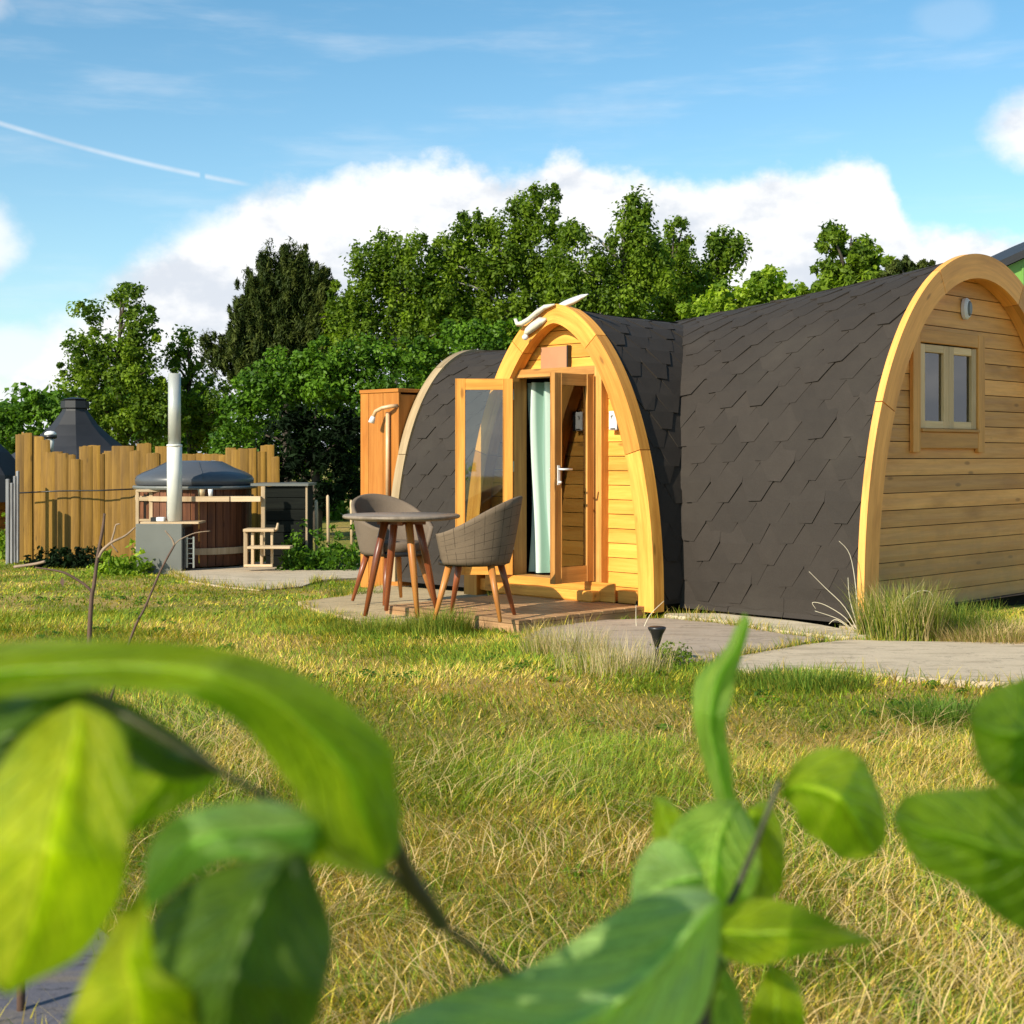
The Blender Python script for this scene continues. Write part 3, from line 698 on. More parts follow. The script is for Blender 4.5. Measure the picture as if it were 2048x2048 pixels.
# interior
b = MB(); cbox(b, .15, 1.75, .17, 2.6, .10, .14); b.build('floor', plain('floor boards', (.20,.11,.05), .5), cabin)
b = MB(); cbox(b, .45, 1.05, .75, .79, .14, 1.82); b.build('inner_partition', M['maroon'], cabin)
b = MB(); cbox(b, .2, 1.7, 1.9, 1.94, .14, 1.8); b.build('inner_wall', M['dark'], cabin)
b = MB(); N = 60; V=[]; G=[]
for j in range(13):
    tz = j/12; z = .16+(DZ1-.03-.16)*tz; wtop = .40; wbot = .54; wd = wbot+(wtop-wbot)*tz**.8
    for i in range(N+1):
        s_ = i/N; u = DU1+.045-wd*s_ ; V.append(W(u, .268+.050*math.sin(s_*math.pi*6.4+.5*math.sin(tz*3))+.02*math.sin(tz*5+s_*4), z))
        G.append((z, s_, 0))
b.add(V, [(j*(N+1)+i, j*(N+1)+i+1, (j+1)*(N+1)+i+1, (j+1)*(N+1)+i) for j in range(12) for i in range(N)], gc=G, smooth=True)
cu = b.build('curtain', M['fold_shade'], None)
tag(cu, 'pale mint curtain with painted fold shade hanging inside the open doorway', 'curtain')
# window in the near gable: casing, sashes, panes
def gbox(b, v0, v1, z0, z1, dp0, dp1, axis=None, bev=.004): b.box(W(-1.525+dp0, v0, z0), U*(dp1-dp0), Vv*(v1-v0), Z*(z1-z0), axis, None, bev)
b = MB()
gbox(b, WV0-.11, WV0-.001, 1.17, 2.10, -.035, -.001, Z); gbox(b, WV1+.001, WV1+.11, 1.17, 2.10, -.035, -.001, Z)
gbox(b, WV0, WV1, 2.0, 2.10, -.033, -.001, Vv); gbox(b, WV0, WV1, 1.20, 1.325, -.033, -.001, Vv)
gbox(b, WV0-.0, WV1+.0, 1.326, 1.35, -.05, .03, Vv)
win = b.build('window', M['cedartrim'], cabin); win['label'] = 'two-light casement window with tan casing'
b = MB(); 
y0, y1 = WV0+.01, WV1-.01
for (a, e) in ((y0, (y0+y1)/2-.003), ((y0+y1)/2+.003, y1)):
    gbox(b, a, a+.075, 1.352, 1.99, -.022, .03, Z); gbox(b, e-.075, e, 1.352, 1.99, -.022, .03, Z)
    gbox(b, a+.076, e-.076, 1.352, 1.41, -.020, .03, Vv); gbox(b, a+.076, e-.076, 1.93, 1.99, -.020, .03, Vv)
b.build('sash', M['sashw'], win)
b = MB()
for (a, e) in ((y0, (y0+y1)/2-.003), ((y0+y1)/2+.003, y1)): gbox(b, a+.07, e-.07, 1.405, 1.935, .002, .008, bev=0)
b.build('pane', M['glass'], win)
b = MB(); V=[]; G=[]
for j in range(2):
    for i in range(31):
        s_ = i/30; V.append(W(-1.45+.012*math.sin(s_*26), y0+.32*s_+.25, 1.38+.6*j)); G.append((j, s_, 0))
b.add(V, [(i, i+1, 31+i+1, 31+i) for i in range(30)], gc=G, smooth=True); b.build('blind', M['curtain'], win)
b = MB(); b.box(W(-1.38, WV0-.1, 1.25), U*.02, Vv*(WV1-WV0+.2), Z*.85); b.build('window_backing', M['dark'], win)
# base frame and skirts under the roof
b = MB(); b.box(W(-1.50, .50, -.16), U*4.8, Vv*.08, Z*.20); b.box(W(-1.50, 3.6, -.16), U*3.2, Vv*.08, Z*.20)
b.box(W(-1.50, .581, -.16), U*.08, Vv*3.018, Z*.17); b.box(W(.02, .0, -.14), U*.08, Vv*.49, Z*.17)
b.build('base_frame', M['blackw'], cabin)
b = MB(); b.box(W(-1.60, .40, -.14), U*.16, Vv*.14, Z*.09, bev=.005); b.build('support_block', M['slab'], cabin)
b = MB()                                                   # folded felt strip along the eave
for u0, u1 in ((-1.54, -1.0), (-.995, -.5), (-.495, -.04), (2.0, 3.34)):
    V = []
    for u in (u0, u1): V += [W(u, .372, .10), W(u, .368, .0), W(u, .352, -.035), W(u, .360, -.036), W(u, .376, .0), W(u, .385, .10)]
    b.add(V, [(i, (i+1)%6, 6+(i+1)%6, 6+i) for i in range(6)]+[(5,4,3,2,1,0),(6,7,8,9,10,11)], var=.6)
build_each(b, 'eave_strip', M['felt'], roof)

# fittings on the cabin
t = thing('door_plaque', W(1.05, .1, 1.88), 'plain terracotta panel fixed above the open double doors', 'plaque')
b = MB(); b.box(W(.89, .085, 1.835), U*.31, Vv*.028, Z*.20, bev=.008); b.build('panel', M['plaque'], t)
b = MB(); b.box(W(.885, .075, 1.83), U*.012, Vv*.049, Z*.21, bev=.003); b.build('shadow_strip', M['black'], t)  # black strip standing for the shadow on the right side of the panel
t = thing('key_box', W(.36, .08, 1.42), 'small white box with a black side on the wall right of the doors', 'key box')
b = MB(); b.box(W(.345, .055, 1.345), U*.082, Vv*.06, Z*.15, bev=.006); b.build('casing', M['white'], t)
b = MB(); b.box(W(.31, .058, 1.34), U*.033, Vv*.06, Z*.16, bev=.008); b.build('side_cover', M['black'], t)
b = MB(); c0 = W(.385, .053, 1.45)
b.box(c0, U*.018, -Vv*.003, Z*.005); b.box(c0+Z*.008-U*.004, U*.012, -Vv*.003, Z*.005); b.box(c0-Z*.012+U*.004, U*.01, -Vv*.003, Z*.006); b.box(W(.355,.054,1.352), U*.05, -Vv*.002, Z*.008)
build_each(b, 'marking', M['black'], t)
t = thing('bulkhead_lamp', W(-1.56, 2.1, 2.33), 'small oval white outside lamp near the gable peak above the window', 'wall lamp')
b = MB(); Vs=[]; 
c0 = W(-1.545, 2.06, 2.30)
def oval(b, c0, ru, rz, d0, d1, n=20):
    ring = lambda r, dd: [c0+Vv*math.cos(2*math.pi*k/n)*ru*r+Z*math.sin(2*math.pi*k/n)*rz*r-U*dd for k in range(n)]
    V = ring(1, d0)+ring(1, d0+(d1-d0)*.6)+ring(.8, d1)
    b.add(V, [(i, (i+1)%n, n+(i+1)%n, n+i) for i in range(n)]+[(n+i, n+(i+1)%n, 2*n+(i+1)%n, 2*n+i) for i in range(n)]+[[2*n+i for i in range(n)]], smooth=False)
oval(b, c0, .05, .085, -.015, .03); b.build('housing', M['white'], t)
b = MB(); oval(b, c0, .027, .06, .02, .045); b.build('lens', M['greysteel'], t)
# pale carved finial over the front arch
t = thing('roof_finial', W(.95, 0, 2.37), 'chalky white carved finial with two pointed tips on the front arch peak', 'finial')
b = MB()
def blade(b, pts, wds, th):
    V=[]; n = len(pts)
    for i, (p, w_) in enumerate(zip(pts, wds)):
        tg = (pts[min(i+1, n-1)]-pts[max(i-1, 0)]).normalized(); nn = Vv; s_ = tg.cross(nn).normalized()
        for (a, e) in ((1, 0), (0, 1), (-1, 0), (0, -1)): V.append(p+s_*w_*a+nn*th*e)
    b.add(V, [(i*4+k, i*4+(k+1)%4, (i+1)*4+(k+1)%4, (i+1)*4+k) for i in range(n-1) for k in range(4)]+[(3,2,1,0), ((n-1)*4, (n-1)*4+1, (n-1)*4+2, (n-1)*4+3)], smooth=True)
blade(b, [W(1.34,-.06,2.27), W(1.31,-.07,2.225), W(1.25,-.08,2.225), W(1.18,-.07,2.255), W(1.10,-.06,2.305), W(1.02,-.05,2.345), W(.92,-.04,2.36)], [.010,.020,.024,.024,.026,.022,.008], .024)
b.build('horn', M['bone'], t)
b = MB(); blade(b, [W(.93,.0,2.345), W(.86,.02,2.365), W(.78,.03,2.385), W(.69,.03,2.41), W(.62,.03,2.425)], [.014,.028,.030,.020,.004], .012); b.build('wing_tip', M['white'], t)
b = MB(); blade(b, [W(1.25,-.04,2.13), W(1.22,-.05,2.16), W(1.15,-.05,2.20), W(1.08,-.04,2.235), W(1.02,-.03,2.25)], [.02,.035,.045,.040,.012], .022); b.build('body', M['bone'], t)
b = MB(); b.lathe([(.001,-.024),(.017,-.02),(.026,-.007),(.026,.007),(.017,.02),(.001,.024)], W(1.20,-.09,2.11), 14); b.build('bulb', M['white'], t)

# deck
deck = MB(); n = 11; w_ = 1.38/n
for i in range(n): deck.box(W(.0, -1.38+i*w_+.003, -.028), U*1.45, Vv*(w_-.006), Z*.028, U, bev=.003)
d = thing('timber_deck', W(.7,-.7,-.1), 'low brown board deck in front of the golden double doors', 'deck')
deck.build('deck_boards', M['deck'], d)
b = MB(); b.box(W(.002,-1.375,-.13), U*.03, Vv*1.36, Z*.10); b.box(W(.034,-1.375,-.13), U*1.40, Vv*.03, Z*.10); b.build('fascia', M['deck'], d)
EXCL.append([(W(u, v, 0).x, W(u, v, 0).y) for u, v in ((0,-1.4),(1.45,-1.4),(1.45,0),(0,0))])
EXCL.append([(W(u, v, 0).x, W(u, v, 0).y) for u, v in ((-1.66,.36),(3.4,.36),(3.4,3.8),(-1.66,3.8))])
EXCL.append([(W(u, v, 0).x, W(u, v, 0).y) for u, v in ((-.08,0),(2.0,0),(2.0,.5),(-.08,.5))])

# wooden cubicle at the far end with an outdoor shower
t = thing('timber_cubicle', W(3.7, 1.0, -.1), 'orange boarded cubicle standing at the far end of the pod', 'cubicle')
b = MB()
sx = [3.40, 3.72, 3.93, 4.05]
for a, e in ((3.475, 3.705), (3.71, 3.925), (3.93, 4.05)): b.box(W(a, .50, -.15), U*(e-a), Vv*.03, Z*1.90, Z, bev=.003)
b.box(W(4.02, .531, -.15), U*.03, Vv*1.1, Z*1.88, Z); b.box(W(3.475, .531, -.15), U*.03, Vv*1.1, Z*1.88, Z); b.box(W(3.506, 1.60, -.15), U*.51, Vv*.03, Z*1.88, Z)
b.build('wall', M['orange'], t)
b = MB(); b.box(W(3.472, .490, 1.752), U*.585, Vv*1.19, Z*.035, U, bev=.004); b.build('roof', M['orange'], t)
t = thing('outdoor_shower', W(3.62, .47, .5), 'copper coloured shower pipe with bent arm on the orange cubicle wall', 'shower')
b = MB(); b.tube([W(3.60,.47,.72), W(3.60,.47,1.56)], .020, 8); b.build('riser_pipe', M['pipe'], t)
b = MB(); b.tube([W(3.49,.50,1.62), W(3.52,.44,1.615), W(3.60,.40,1.60), W(3.67,.38,1.57), W(3.70,.37,1.51)], [.019,.019,.019,.019,.020], 8); b.build('arm', M['pipe'], t)
b = MB(); b.tube([W(3.695,.37,1.52), W(3.712,.36,1.46)], [.022,.033], 10); b.build('shower_head', M['white'], t)
b = MB(); b.box(W(3.56,.44,.58), U*.09, Vv*.05, Z*.13, bev=.01); b.tube([W(3.60,.44,.60), W(3.60,.38,.58)], .012, 8); b.build('valve', M['black'], t)

# ------------------------------------------------------------------ table and tub chairs
FZ = -.03
tab_c = at(803, 1226, 10.75); tx, ty = tab_c.x, 10.75
t = thing('garden_table', (tx, ty, FZ), 'round grey brown table on splayed reddish legs between the two chairs', 'table')
b = MB(); b.lathe([(.0,.700),(.36,.700),(.425,.712),(.435,.722),(.435,.732),(.425,.740),(.0,.742)], (tx, ty, FZ), 48); b.build('tabletop', M['tabletop'], t)
for k in range(4):
    a = math.radians(28+90*k); c_, s_ = math.cos(a), math.sin(a); b = MB()
    b.tube([(tx+c_*.13, ty+s_*.13, FZ+.70), (tx+c_*.20, ty+s_*.20, FZ+.42), (tx+c_*.29, ty+s_*.29, FZ)], [.030,.028,.016], 8)
    b.build('leg', M['redleg'] if k != 3 else M['oakleg'], t)
b = MB(); b.box((tx-.18, ty-.02, FZ+.665), (.36,0,0), (0,.04,0), (0,0,.034)); b.box((tx-.02, ty-.18, FZ+.663), (.04,0,0), (0,.36,0), (0,0,.034)); build_each(b, 'cross_bar', M['redleg'], t)

def make_chair(cx_, cy_, ang, fz, fab, lab):
    root = thing('tub_chair', (cx_, cy_, fz), lab, 'chair', 'tub chairs at the round table')
    Rm = Matrix.Rotation(ang, 3, 'Z')                      # local -Y... back at local +X, faces local -X
    def L(x, y, z): return Vector((cx_, cy_, fz)) + Rm @ Vector((x, y, z))
    N = 44; amax = math.radians(128); MZ = 10
    def pt(a, tz, off):
        hb = .385; ca = (1+math.cos(a*math.pi/amax))/2
        ht = .60+.255*ca**.75
        z = hb+(ht-hb)*tz
        r = (.235+.075*tz**.8*(.7+.5*ca)) + off
        x = r*math.cos(a)*1.04; y = r*math.sin(a)*1.10
        if abs(a) > math.radians(90): x = -r*math.sin(abs(a)-math.pi/2)*1.25
        return L(x, y, z)
    V=[]; G=[]
    for i in range(N+1):
        a = -amax+2*amax*i/N
        ring = [(tz/MZ, .0) for tz in range(MZ+1)] + [(1.015, -.014)] + [(tz/MZ, -.030) for tz in range(MZ, -1, -1)]
        for tz, off in ring: V.append(pt(a, tz, off)); G.append((a*.27, tz*.4, off))
    m_ = 2*MZ+3
    Fc = [(i*m_+k, (i+1)*m_+k, (i+1)*m_+(k+1)%m_, i*m_+(k+1)%m_) for i in range(N) for k in range(m_)] + [list(range(m_)), [N*m_+k for k in range(m_)][::-1]]
    b = MB(); b.add(V, Fc, gc=G, var=.5, smooth=True); sh = b.build('shell', fab, root)
    bm = bmesh.new(); bm.from_mesh(sh.data); bmesh.ops.recalc_face_normals(bm, faces=bm.faces); bm.to_mesh(sh.data); bm.free()
    # seat base and cushion follow the inside of the shell
    def disc(z0, z1, sc, mat, nm, bul=0):
        n = 32; V=[]; G=[]
        for (z, s_) in ((z0, sc), (z1-.012, sc), (z1, sc-.03), (z1+bul, sc*.5)):
            for k in range(n):
                q = 2*math.pi*k/n; x = math.cos(q); y = math.sin(q)
                rx = .225 if x > 0 else .27
                V.append(L(x*rx*s_, y*.245*s_, z)); G.append((x*.25, y*.25, z))
        bb = MB(); bb.add(V, [(i*n+k, i*n+(k+1)%n, (i+1)*n+(k+1)%n, (i+1)*n+k) for i in range(3) for k in range(n)]+[list(range(n))[::-1], [3*n+k for k in range(n)]], gc=G, smooth=True)
        return bb.build(nm, mat, root)
    disc(.375, .41, .97, M['black'], 'seat_base'); disc(.412, .485, .93, fab, 'seat_cushion', .01)
    for i, (sx_, sy_) in enumerate(((1,1),(1,-1),(-1,1),(-1,-1))):
        bb = MB(); bb.tube([L(.15*sx_, .15*sy_, .378), L(.19*sx_, .19*sy_, .2), L(.235*sx_, .235*sy_, 0)], [.026,.021,.013], 8)
        bb.build('leg', M['oakleg'] if i in (1, 3) else M['redleg'], root)
    return root
c1 = at(950, 1230, 10.25)
make_chair(c1.x, 10.25, math.radians(-12), 0.002, M['fabric'], 'plaid tub chair with its back turned, nearest the open doors')
c2 = at(788, 1190, 11.7)
make_chair(c2.x-.01, 11.70, math.radians(128), -.03, M['fabric2'], 'plain brown tub chair facing us from behind the round table')

# ------------------------------------------------------------------ hot tub corner
TY = 18.2; gt = float(gz(-4, TY)); PX = F/TY
tc0 = at(390, 910, TY); tcx = tc0.x
t = thing('hot_tub', (tcx, TY, gt), 'round wooden hot tub under a domed grey vinyl cover', 'hot tub')
b = MB(); ns = 44
zr = at(0, 972, TY).z
for k in range(ns):
    a0, a1 = 2*math.pi*k/ns+.006, 2*math.pi*(k+1)/ns-.006; V=[]
    for r in (.70, .665):
        for a in (a0, a1): V += [(tcx+r*math.cos(a), TY+r*math.sin(a), gt+.08), (tcx+r*math.cos(a), TY+r*math.sin(a), zr-.01)]
    b.add(V, [(0,2,3,1),(4,5,7,6),(0,1,5,4),(2,6,7,3),(1,3,7,5),(0,4,6,2)], axis=(0,0,1))
b.build('staves', M['tubw'], t)
for z0, z1, nm, mt in ((1.0-.0, 0, 'hoop', None),):
    pass
b = MB(); z1_, z2_ = at(0, 1003, TY-.7).z, at(0, 993, TY-.7).z; b.lathe([(.69,z1_),(.728,z1_),(.728,z2_),(.69,z2_)], (tcx, TY, 0), 44, smooth=False); b.build('hoop', M['palew'], t)
b = MB(); z1_, z2_ = at(0, 1110, TY-.7).z, at(0, 1097, TY-.7).z; b.lathe([(.69,z1_),(.735,z1_),(.735,z2_),(.69,z2_)], (tcx, TY, 0), 44, smooth=False); b.build('hoop', M['palew'], t)
b = MB(); b.lathe([(.0,zr-.03),(.755,zr-.03),(.765,zr-.01),(.755,zr+.01),(.0,zr+.012)], (tcx, TY, 0), 44, smooth=False); b.build('rim', M['greysteel'], t)
b = MB(); zt = at(0, 921, TY).z
b.lathe([(.70,zr+.012),(.728,zr+.03),(.730,zr+.09),(.71,zr+.125),(.64,zr+.165),(.50,zr+.22),(.34,zt-.02),(.20,zt-.004),(.0,zt)], (tcx, TY, 0), 48, smooth=True); b.build('cover', M['lid'], t)
b = MB()
for k in range(4):
    a = .35+2*math.pi*k/4; c_, s_ = math.cos(a), math.sin(a)
    b.tube([(tcx+r*c_, TY+r*s_, z+.004) for r, z in ((.730,zr+.09),(.71,zr+.125),(.64,zr+.165),(.50,zr+.22),(.34,zt-.02),(.20,zt-.004))], .004, 5)
build_each(b, 'cover_seam', M['lid'], t)
# stove and flue
SY = 17.0; gs = float(gz(-4, SY)); s0 = at(271, 1140, SY); s1 = at(364, 1048, SY)
t = thing('stove_box', ((s0.x+s1.x)/2, SY, gs), 'grey steel stove box standing in front of the hot tub', 'stove')
b = MB(); b.box((s0.x, SY, gs), (s1.x-s0.x, 0, 0), (0, .55, 0), (0, 0, s1.z-gs), bev=.008); b.build('body', M['greysteel'], t)
b = MB(); b.box((s1.x+.002, SY+.04, gs+.03), (.02, 0, 0), (0, .46, 0), (0, 0, s1.z-gs-.08), bev=.003); b.build('side_door', M['black'], t)
b = MB(); b.box((s0.x+.05, SY+.015, s1.z+.001), (s1.x-s0.x+.14, 0, 0), (0, .4, 0), (0, 0, .022)); b.build('shelf', M['palew'], t)
fl = at(349, 1046, SY+.2); fx, fy = fl.x, SY+.2
t = thing('stove_flue', (fx, fy, s1.z), 'tall white flue pipe with a narrower steel top above the stove', 'flue')
za = s1.z+.026; zb = at(0, 890, fy).z; zc = at(0, 747, fy).z
b = MB(); b.lathe([(.088,za),(.088,zb),(.076,zb+.006)], (fx, fy, 0), 28); b.build('lower_pipe', M['whitemetal'], t)
b = MB(); b.lathe([(.074,zb+.007),(.074,zc)], (fx, fy, 0), 28); b.build('upper_pipe', M['flue2'], t)
b = MB(); b.lathe([(.092,zb-.02),(.092,zb+.004),(.078,zb+.008)], (fx, fy, 0), 28); b.build('collar', M['whitemetal'], t)
# timber stand round the stove
t = thing('timber_stand', (s0.x+.3, SY+.65, gs), 'open pale timber stand with rails behind the grey stove box', 'stand')
b = MB(); YS = SY+.62
def post(b, x0, x1, y0, y1, Y=YS, dd=.05, axis=None): 
    p = at(x0, y1, Y); q = at(x1, y0, Y); b.box((p.x, Y, p.z), (q.x-p.x,0,0), (0,dd,0), (0,0,q.z-p.z), axis, bev=.004)
for k, (x0, x1, y0, y1) in enumerate(((271,278,980,1136),(298,306,984,1050),(384,391,984,1133))): post(b, x0, x1, y0, y1, YS, .05, Z)
build_each(b, 'post', M['palew'], t)
b = MB()
post(b, 272, 396, 979, 984, YS-.055, .05); post(b, 278, 384, 994, 1002, YS+.001, .04); post(b, 393, 420, 1059, 1063, YS, .04); post(b, 278.5, 384, 1038, 1043, YS+.002, .04)
build_each(b, 'rail', M['palew'], t)
t = thing('stove_rack', (s1.x+.15, SY+.2, gs), 'narrow black and chrome rack beside the grey stove box', 'rack')
b = MB(); 
for x0, x1 in ((371,375.5),(385,389)): post(b, x0, x1, 1073, 1136, SY+.1, .03, Z)
build_each(b, 'upright', M['steel'], t)
b = MB()
for i in range(6): post(b, 376, 384.5, 1076+i*10, 1078+i*10, SY+.105, .03)
build_each(b, 'rung', M['steel'], t)
def cup(px, py, Y, mat, lab, r=.022, h_=.055):
    p = at(px, py, Y); b = MB(); b.lathe([(r*.8,0),(r,h_),(r*.85,h_),(r*.7,.006)], (p.x, Y, p.z), 16); o = b.build('cup', mat); 
    return tag(o, lab, 'cup')
# ledge the cups stand on
t = thing('tub_ledge', (tcx+.1, TY-.82, zr-.15), 'narrow pale ledge board fixed along the front of the hot tub', 'ledge')
b = MB(); p = at(392, 993, TY-.86); q = at(521, 993, TY-.86); b.box((p.x, TY-.86, p.z-.02), (q.x-p.x,0,0), (0,.12,0), (0,0,.02)); 
b.build('board', M['palew'], t)
b = MB(); p2 = at(392, 1003, TY-.865); q2 = at(459, 992.6, TY-.865); b.box((p2.x, TY-.885, p2.z), (q2.x-p2.x,0,0), (0,.02,0), (0,0,q2.z-p2.z)); p2 = at(462, 1003, TY-.865); q2 = at(521, 992.6, TY-.865); b.box((p2.x, TY-.885, p2.z), (q2.x-p2.x,0,0), (0,.02,0), (0,0,q2.z-p2.z)); build_each(b, 'front_lip', M['palew'], t)
cup(403, 992.6, TY-.80, plain('tan cup', (.55,.40,.22), .5), 'short tan tumbler on the tub ledge beside the flue', .045, .085)
cup(421, 992.6, TY-.80, M['white'], 'white tumbler on the hot tub ledge', .030, .085)
p = at(311, 1046, SY+.12); b = MB(); b.box((p.x-.05, SY+.10, s1.z+.024), (.055,0,0), (0,.08,0), (0,0,.045), bev=.004); b.box((p.x+.006, SY+.10, s1.z+.024), (.10,0,0), (0,.10,0), (0,0,.05), bev=.008)
bx = thing('kindling_tin', (p.x, SY+.1, s1.z), 'small black and pale tin on the stove shelf left of the flue', 'tin')
o = b.build('tin', M['white'], bx)
b = MB(); b.box((p.x-.052, SY+.096, s1.z+.0235), (.059,0,0), (0,.086,0), (0,0,.05)); b.build('tin_end', M['black'], bx)
# tall pale post right of tub
t = thing('timber_post', at(527, 1060, TY-.75), 'pale square post between the tub and the black cupboard', 'post')
b = MB(); post(b, 522, 530, 973, 1112, TY-.80, .05, Z); b.build('shaft', M['palew'], t)
# black cupboard
BY = 17.7; t = thing('black_cupboard', at(570, 1098, BY), 'black horizontal board cupboard beside the hot tub', 'cupboard')
b = MB(); zg = float(gz(-2.8, BY)); ztop = at(0, 972, BY).z; nb_ = 7; xa, xb = at(532, 0, BY).x, at(611, 0, BY).x
for i in range(nb_):
    h_ = (ztop-zg-.05)/nb_; b.box((xa, BY, zg+.05+i*h_+.004), (xb-xa,0,0), (0,.03,0), (0,-.012 if i % 1 == 0 else 0,h_-.008), (1,0,0))
b.box((xa, BY+.032, zg+.05), (.03,0,0), (0,.6,0), (0,0,ztop-zg-.06)); b.box((xb-.03, BY+.032, zg+.05), (.03,0,0), (0,.6,0), (0,0,ztop-zg-.06)); b.box((xa, BY+.634, zg+.05), (xb-xa,0,0), (0,.03,0), (0,0,ztop-zg-.06))
b.build('wall', M['blackw'], t)
b = MB(); b.box((xa-.18, BY-.05, ztop+.001), (xb-xa+.22,0,0), (0,.75,0), (0,0,.03)); b.build('top', M['greysteel'], t)
b = MB(); b.box((xb+.003, BY-.02, zg), (.022,0,0), (0,.05,0), (0,0,ztop-zg), Z); b.build('corner_post', M['palew'], t)
# tub steps
EY = 17.0; t = thing('tub_steps', at(520, 1135, EY), 'small open pale wooden steps in front of the hot tub', 'steps')
b = MB()
for (x0, x1, y0, y1) in ((487,495,1059,1135),(502,508,1065,1133),(520,526,1065,1133),(541,546,1062,1128)): post(b, x0, x1, y0, y1, EY, .05, Z)
build_each(b, 'upright', M['palew'], t)
b = MB(); post(b, 486, 548, 1058, 1064, EY-.055, .30); post(b, 494, 580, 1093, 1098, EY-.24, .24); post(b, 488, 545, 1129, 1134, EY-.06, .05); build_each(b, 'tread', M['palew'], t)
b = MB(); q0 = at(549, 1061, EY); q1 = at(556, 1046, EY); b.tube([q0, at(554,1058,EY), q1], [.018,.018,.012], 6); b.build('grab_handle', M['palew'], t)
# spindly fence stakes
for i, (x0, y0, y1) in enumerate(((634, 1000, 1082), (657, 990, 1066), (704, 1000, 1078))):
    p = at(x0, y1, 20.5+i*1.2); g_ = float(gz(p.x, p.y)); b = MB(); q = at(x0-1.5, y0, 20.5+i*1.2)
    b.tube([(p.x, p.y, g_-.1), (q.x, q.y, q.z-.03), (q.x, q.y, q.z)], [.026,.024,.012], 7); o = b.build('fence_stake', M['palew'])
    tag(o, ['leaning pale stake nearest the black cupboard', 'thin pale stake in front of the dark hedge, middle of three', 'pale stake beside the orange cubicle'][i], 'stake', 'stakes in the grass before the hedge')
# palisade fence
FY = 19.6; t = thing('palisade_fence', at(290, 1128, FY), 'ochre palisade fence of uneven height boards behind the hot tub', 'fence')
b = MB()
bd = [(35,47,869),(48,59,866),(60,72,872),(73,82,874),(83,94,880),(95,107,905),(108,119,903),(120,132,907),(133,145,910),(146,153,919),(154,161,921),(162,178,893),(179,194,891),(195,203,909),(204,211,907),(212,226,903),(227,244,892),(245,262,892),(263,270,902),(271,277,901),(278,297,887),(298,314,907),(315,335,893),(336,352,894),(353,371,908),(372,390,909),(391,408,908),(409,425,909),(426,441,908),(442,454,910),(455,466,896),(467,480,899),(481,494,898),(495,506,897),(507,517,905),(518,525,903),(526,533,891),(534,543,890),(544,552,914)]
for i, (x0, x1, yt) in enumerate(bd):
    Yb = FY+.03*math.sin(i*.55)+random.uniform(-.008,.008); p = at(x0, 1130, Yb); q = at(x1+.4, yt, Yb); g_ = float(gz(p.x, Yb)); tl = random.uniform(-.012,.012)
    wd = q.x-p.x; hh = q.z-g_+.1; pr = []
    # half-round slab section with an uneven sawn top
    V=[]; K = 6
    for z_, sh in ((g_-.1, 0), (g_-.1+hh*.5, tl), (q.z, tl*.6)):
        for k in range(K+1):
            s_ = k/K; V.append((p.x-.03+(wd+.065)*s_+sh, Yb-.009*math.sin(math.pi*s_)**.5-(.007 if i%2 else 0), z_+(random.uniform(-.012,.012) if z_ == q.z else 0)))
        V.append((p.x+wd+.034+sh, Yb+.02, z_)); V.append((p.x-.03+sh, Yb+.02, z_))
    m_ = K+3
    b.add(V, [(r*m_+k, r*m_+(k+1)%m_, (r+1)*m_+(k+1)%m_, (r+1)*m_+k) for r in range(2) for k in range(m_)]+[[2*m_+k for k in range(m_)]], axis=(0,0,1))
b.build('boards', M['fence'], t)
b = MB(); b.tube([at(36, 986, FY-.16), at(120, 982, FY-.16), at(200, 981, FY-.16), at(268, 978, FY-.16)], .010, 6); b.build('wire', M['black'], t)
t = thing('grey_board_fence', at(25, 1128, 19.0), 'short stretch of weathered grey boards at the left end of the ochre fence', 'fence')
b = MB()
for i, (x0, x1, yt) in enumerate(((11,18,958),(19,25,966),(26,31,952),(31.5,37,942))):
    Yb = 18.9+i*.12; p = at(x0, 1130, Yb); q = at(x1, yt, Yb); g_ = float(gz(p.x, Yb)); b.box((p.x, Yb, g_-.05), (q.x-p.x,0,0), (0,.05,0), (0,0,q.z-g_+.05), Z, bev=.006)
b.build('boards', M['greyw'], t)
# lamp by the fence
t = thing('garden_lantern', at(101, 905, 19.3), 'small white capped lantern rising above the ochre fence', 'lantern')
LY = 19.95; p = at(101, 905, LY); g_ = float(gz(p.x, LY))
b = MB(); b.tube([(p.x, LY, g_), (p.x, LY, p.z)], .022, 8); b.build('post', M['black'], t)
b = MB(); b.lathe([(.035,p.z),(.05,at(0,878,LY).z)], (p.x, LY, 0), 16); b.build('lens', M['whitemetal'], t)
b = MB(); z_ = at(0,878,LY).z; b.lathe([(.055,z_),(.085,z_+.015),(.085,z_+.05),(.06,z_+.055)], (p.x, LY, 0), 18); b.build('collar', M['black'], t)
b = MB(); b.lathe([(.083,z_+.052),(.08,z_+.08),(.05,z_+.105),(.005,z_+.112)], (p.x, LY, 0), 18); b.build('cap', M['white'], t)
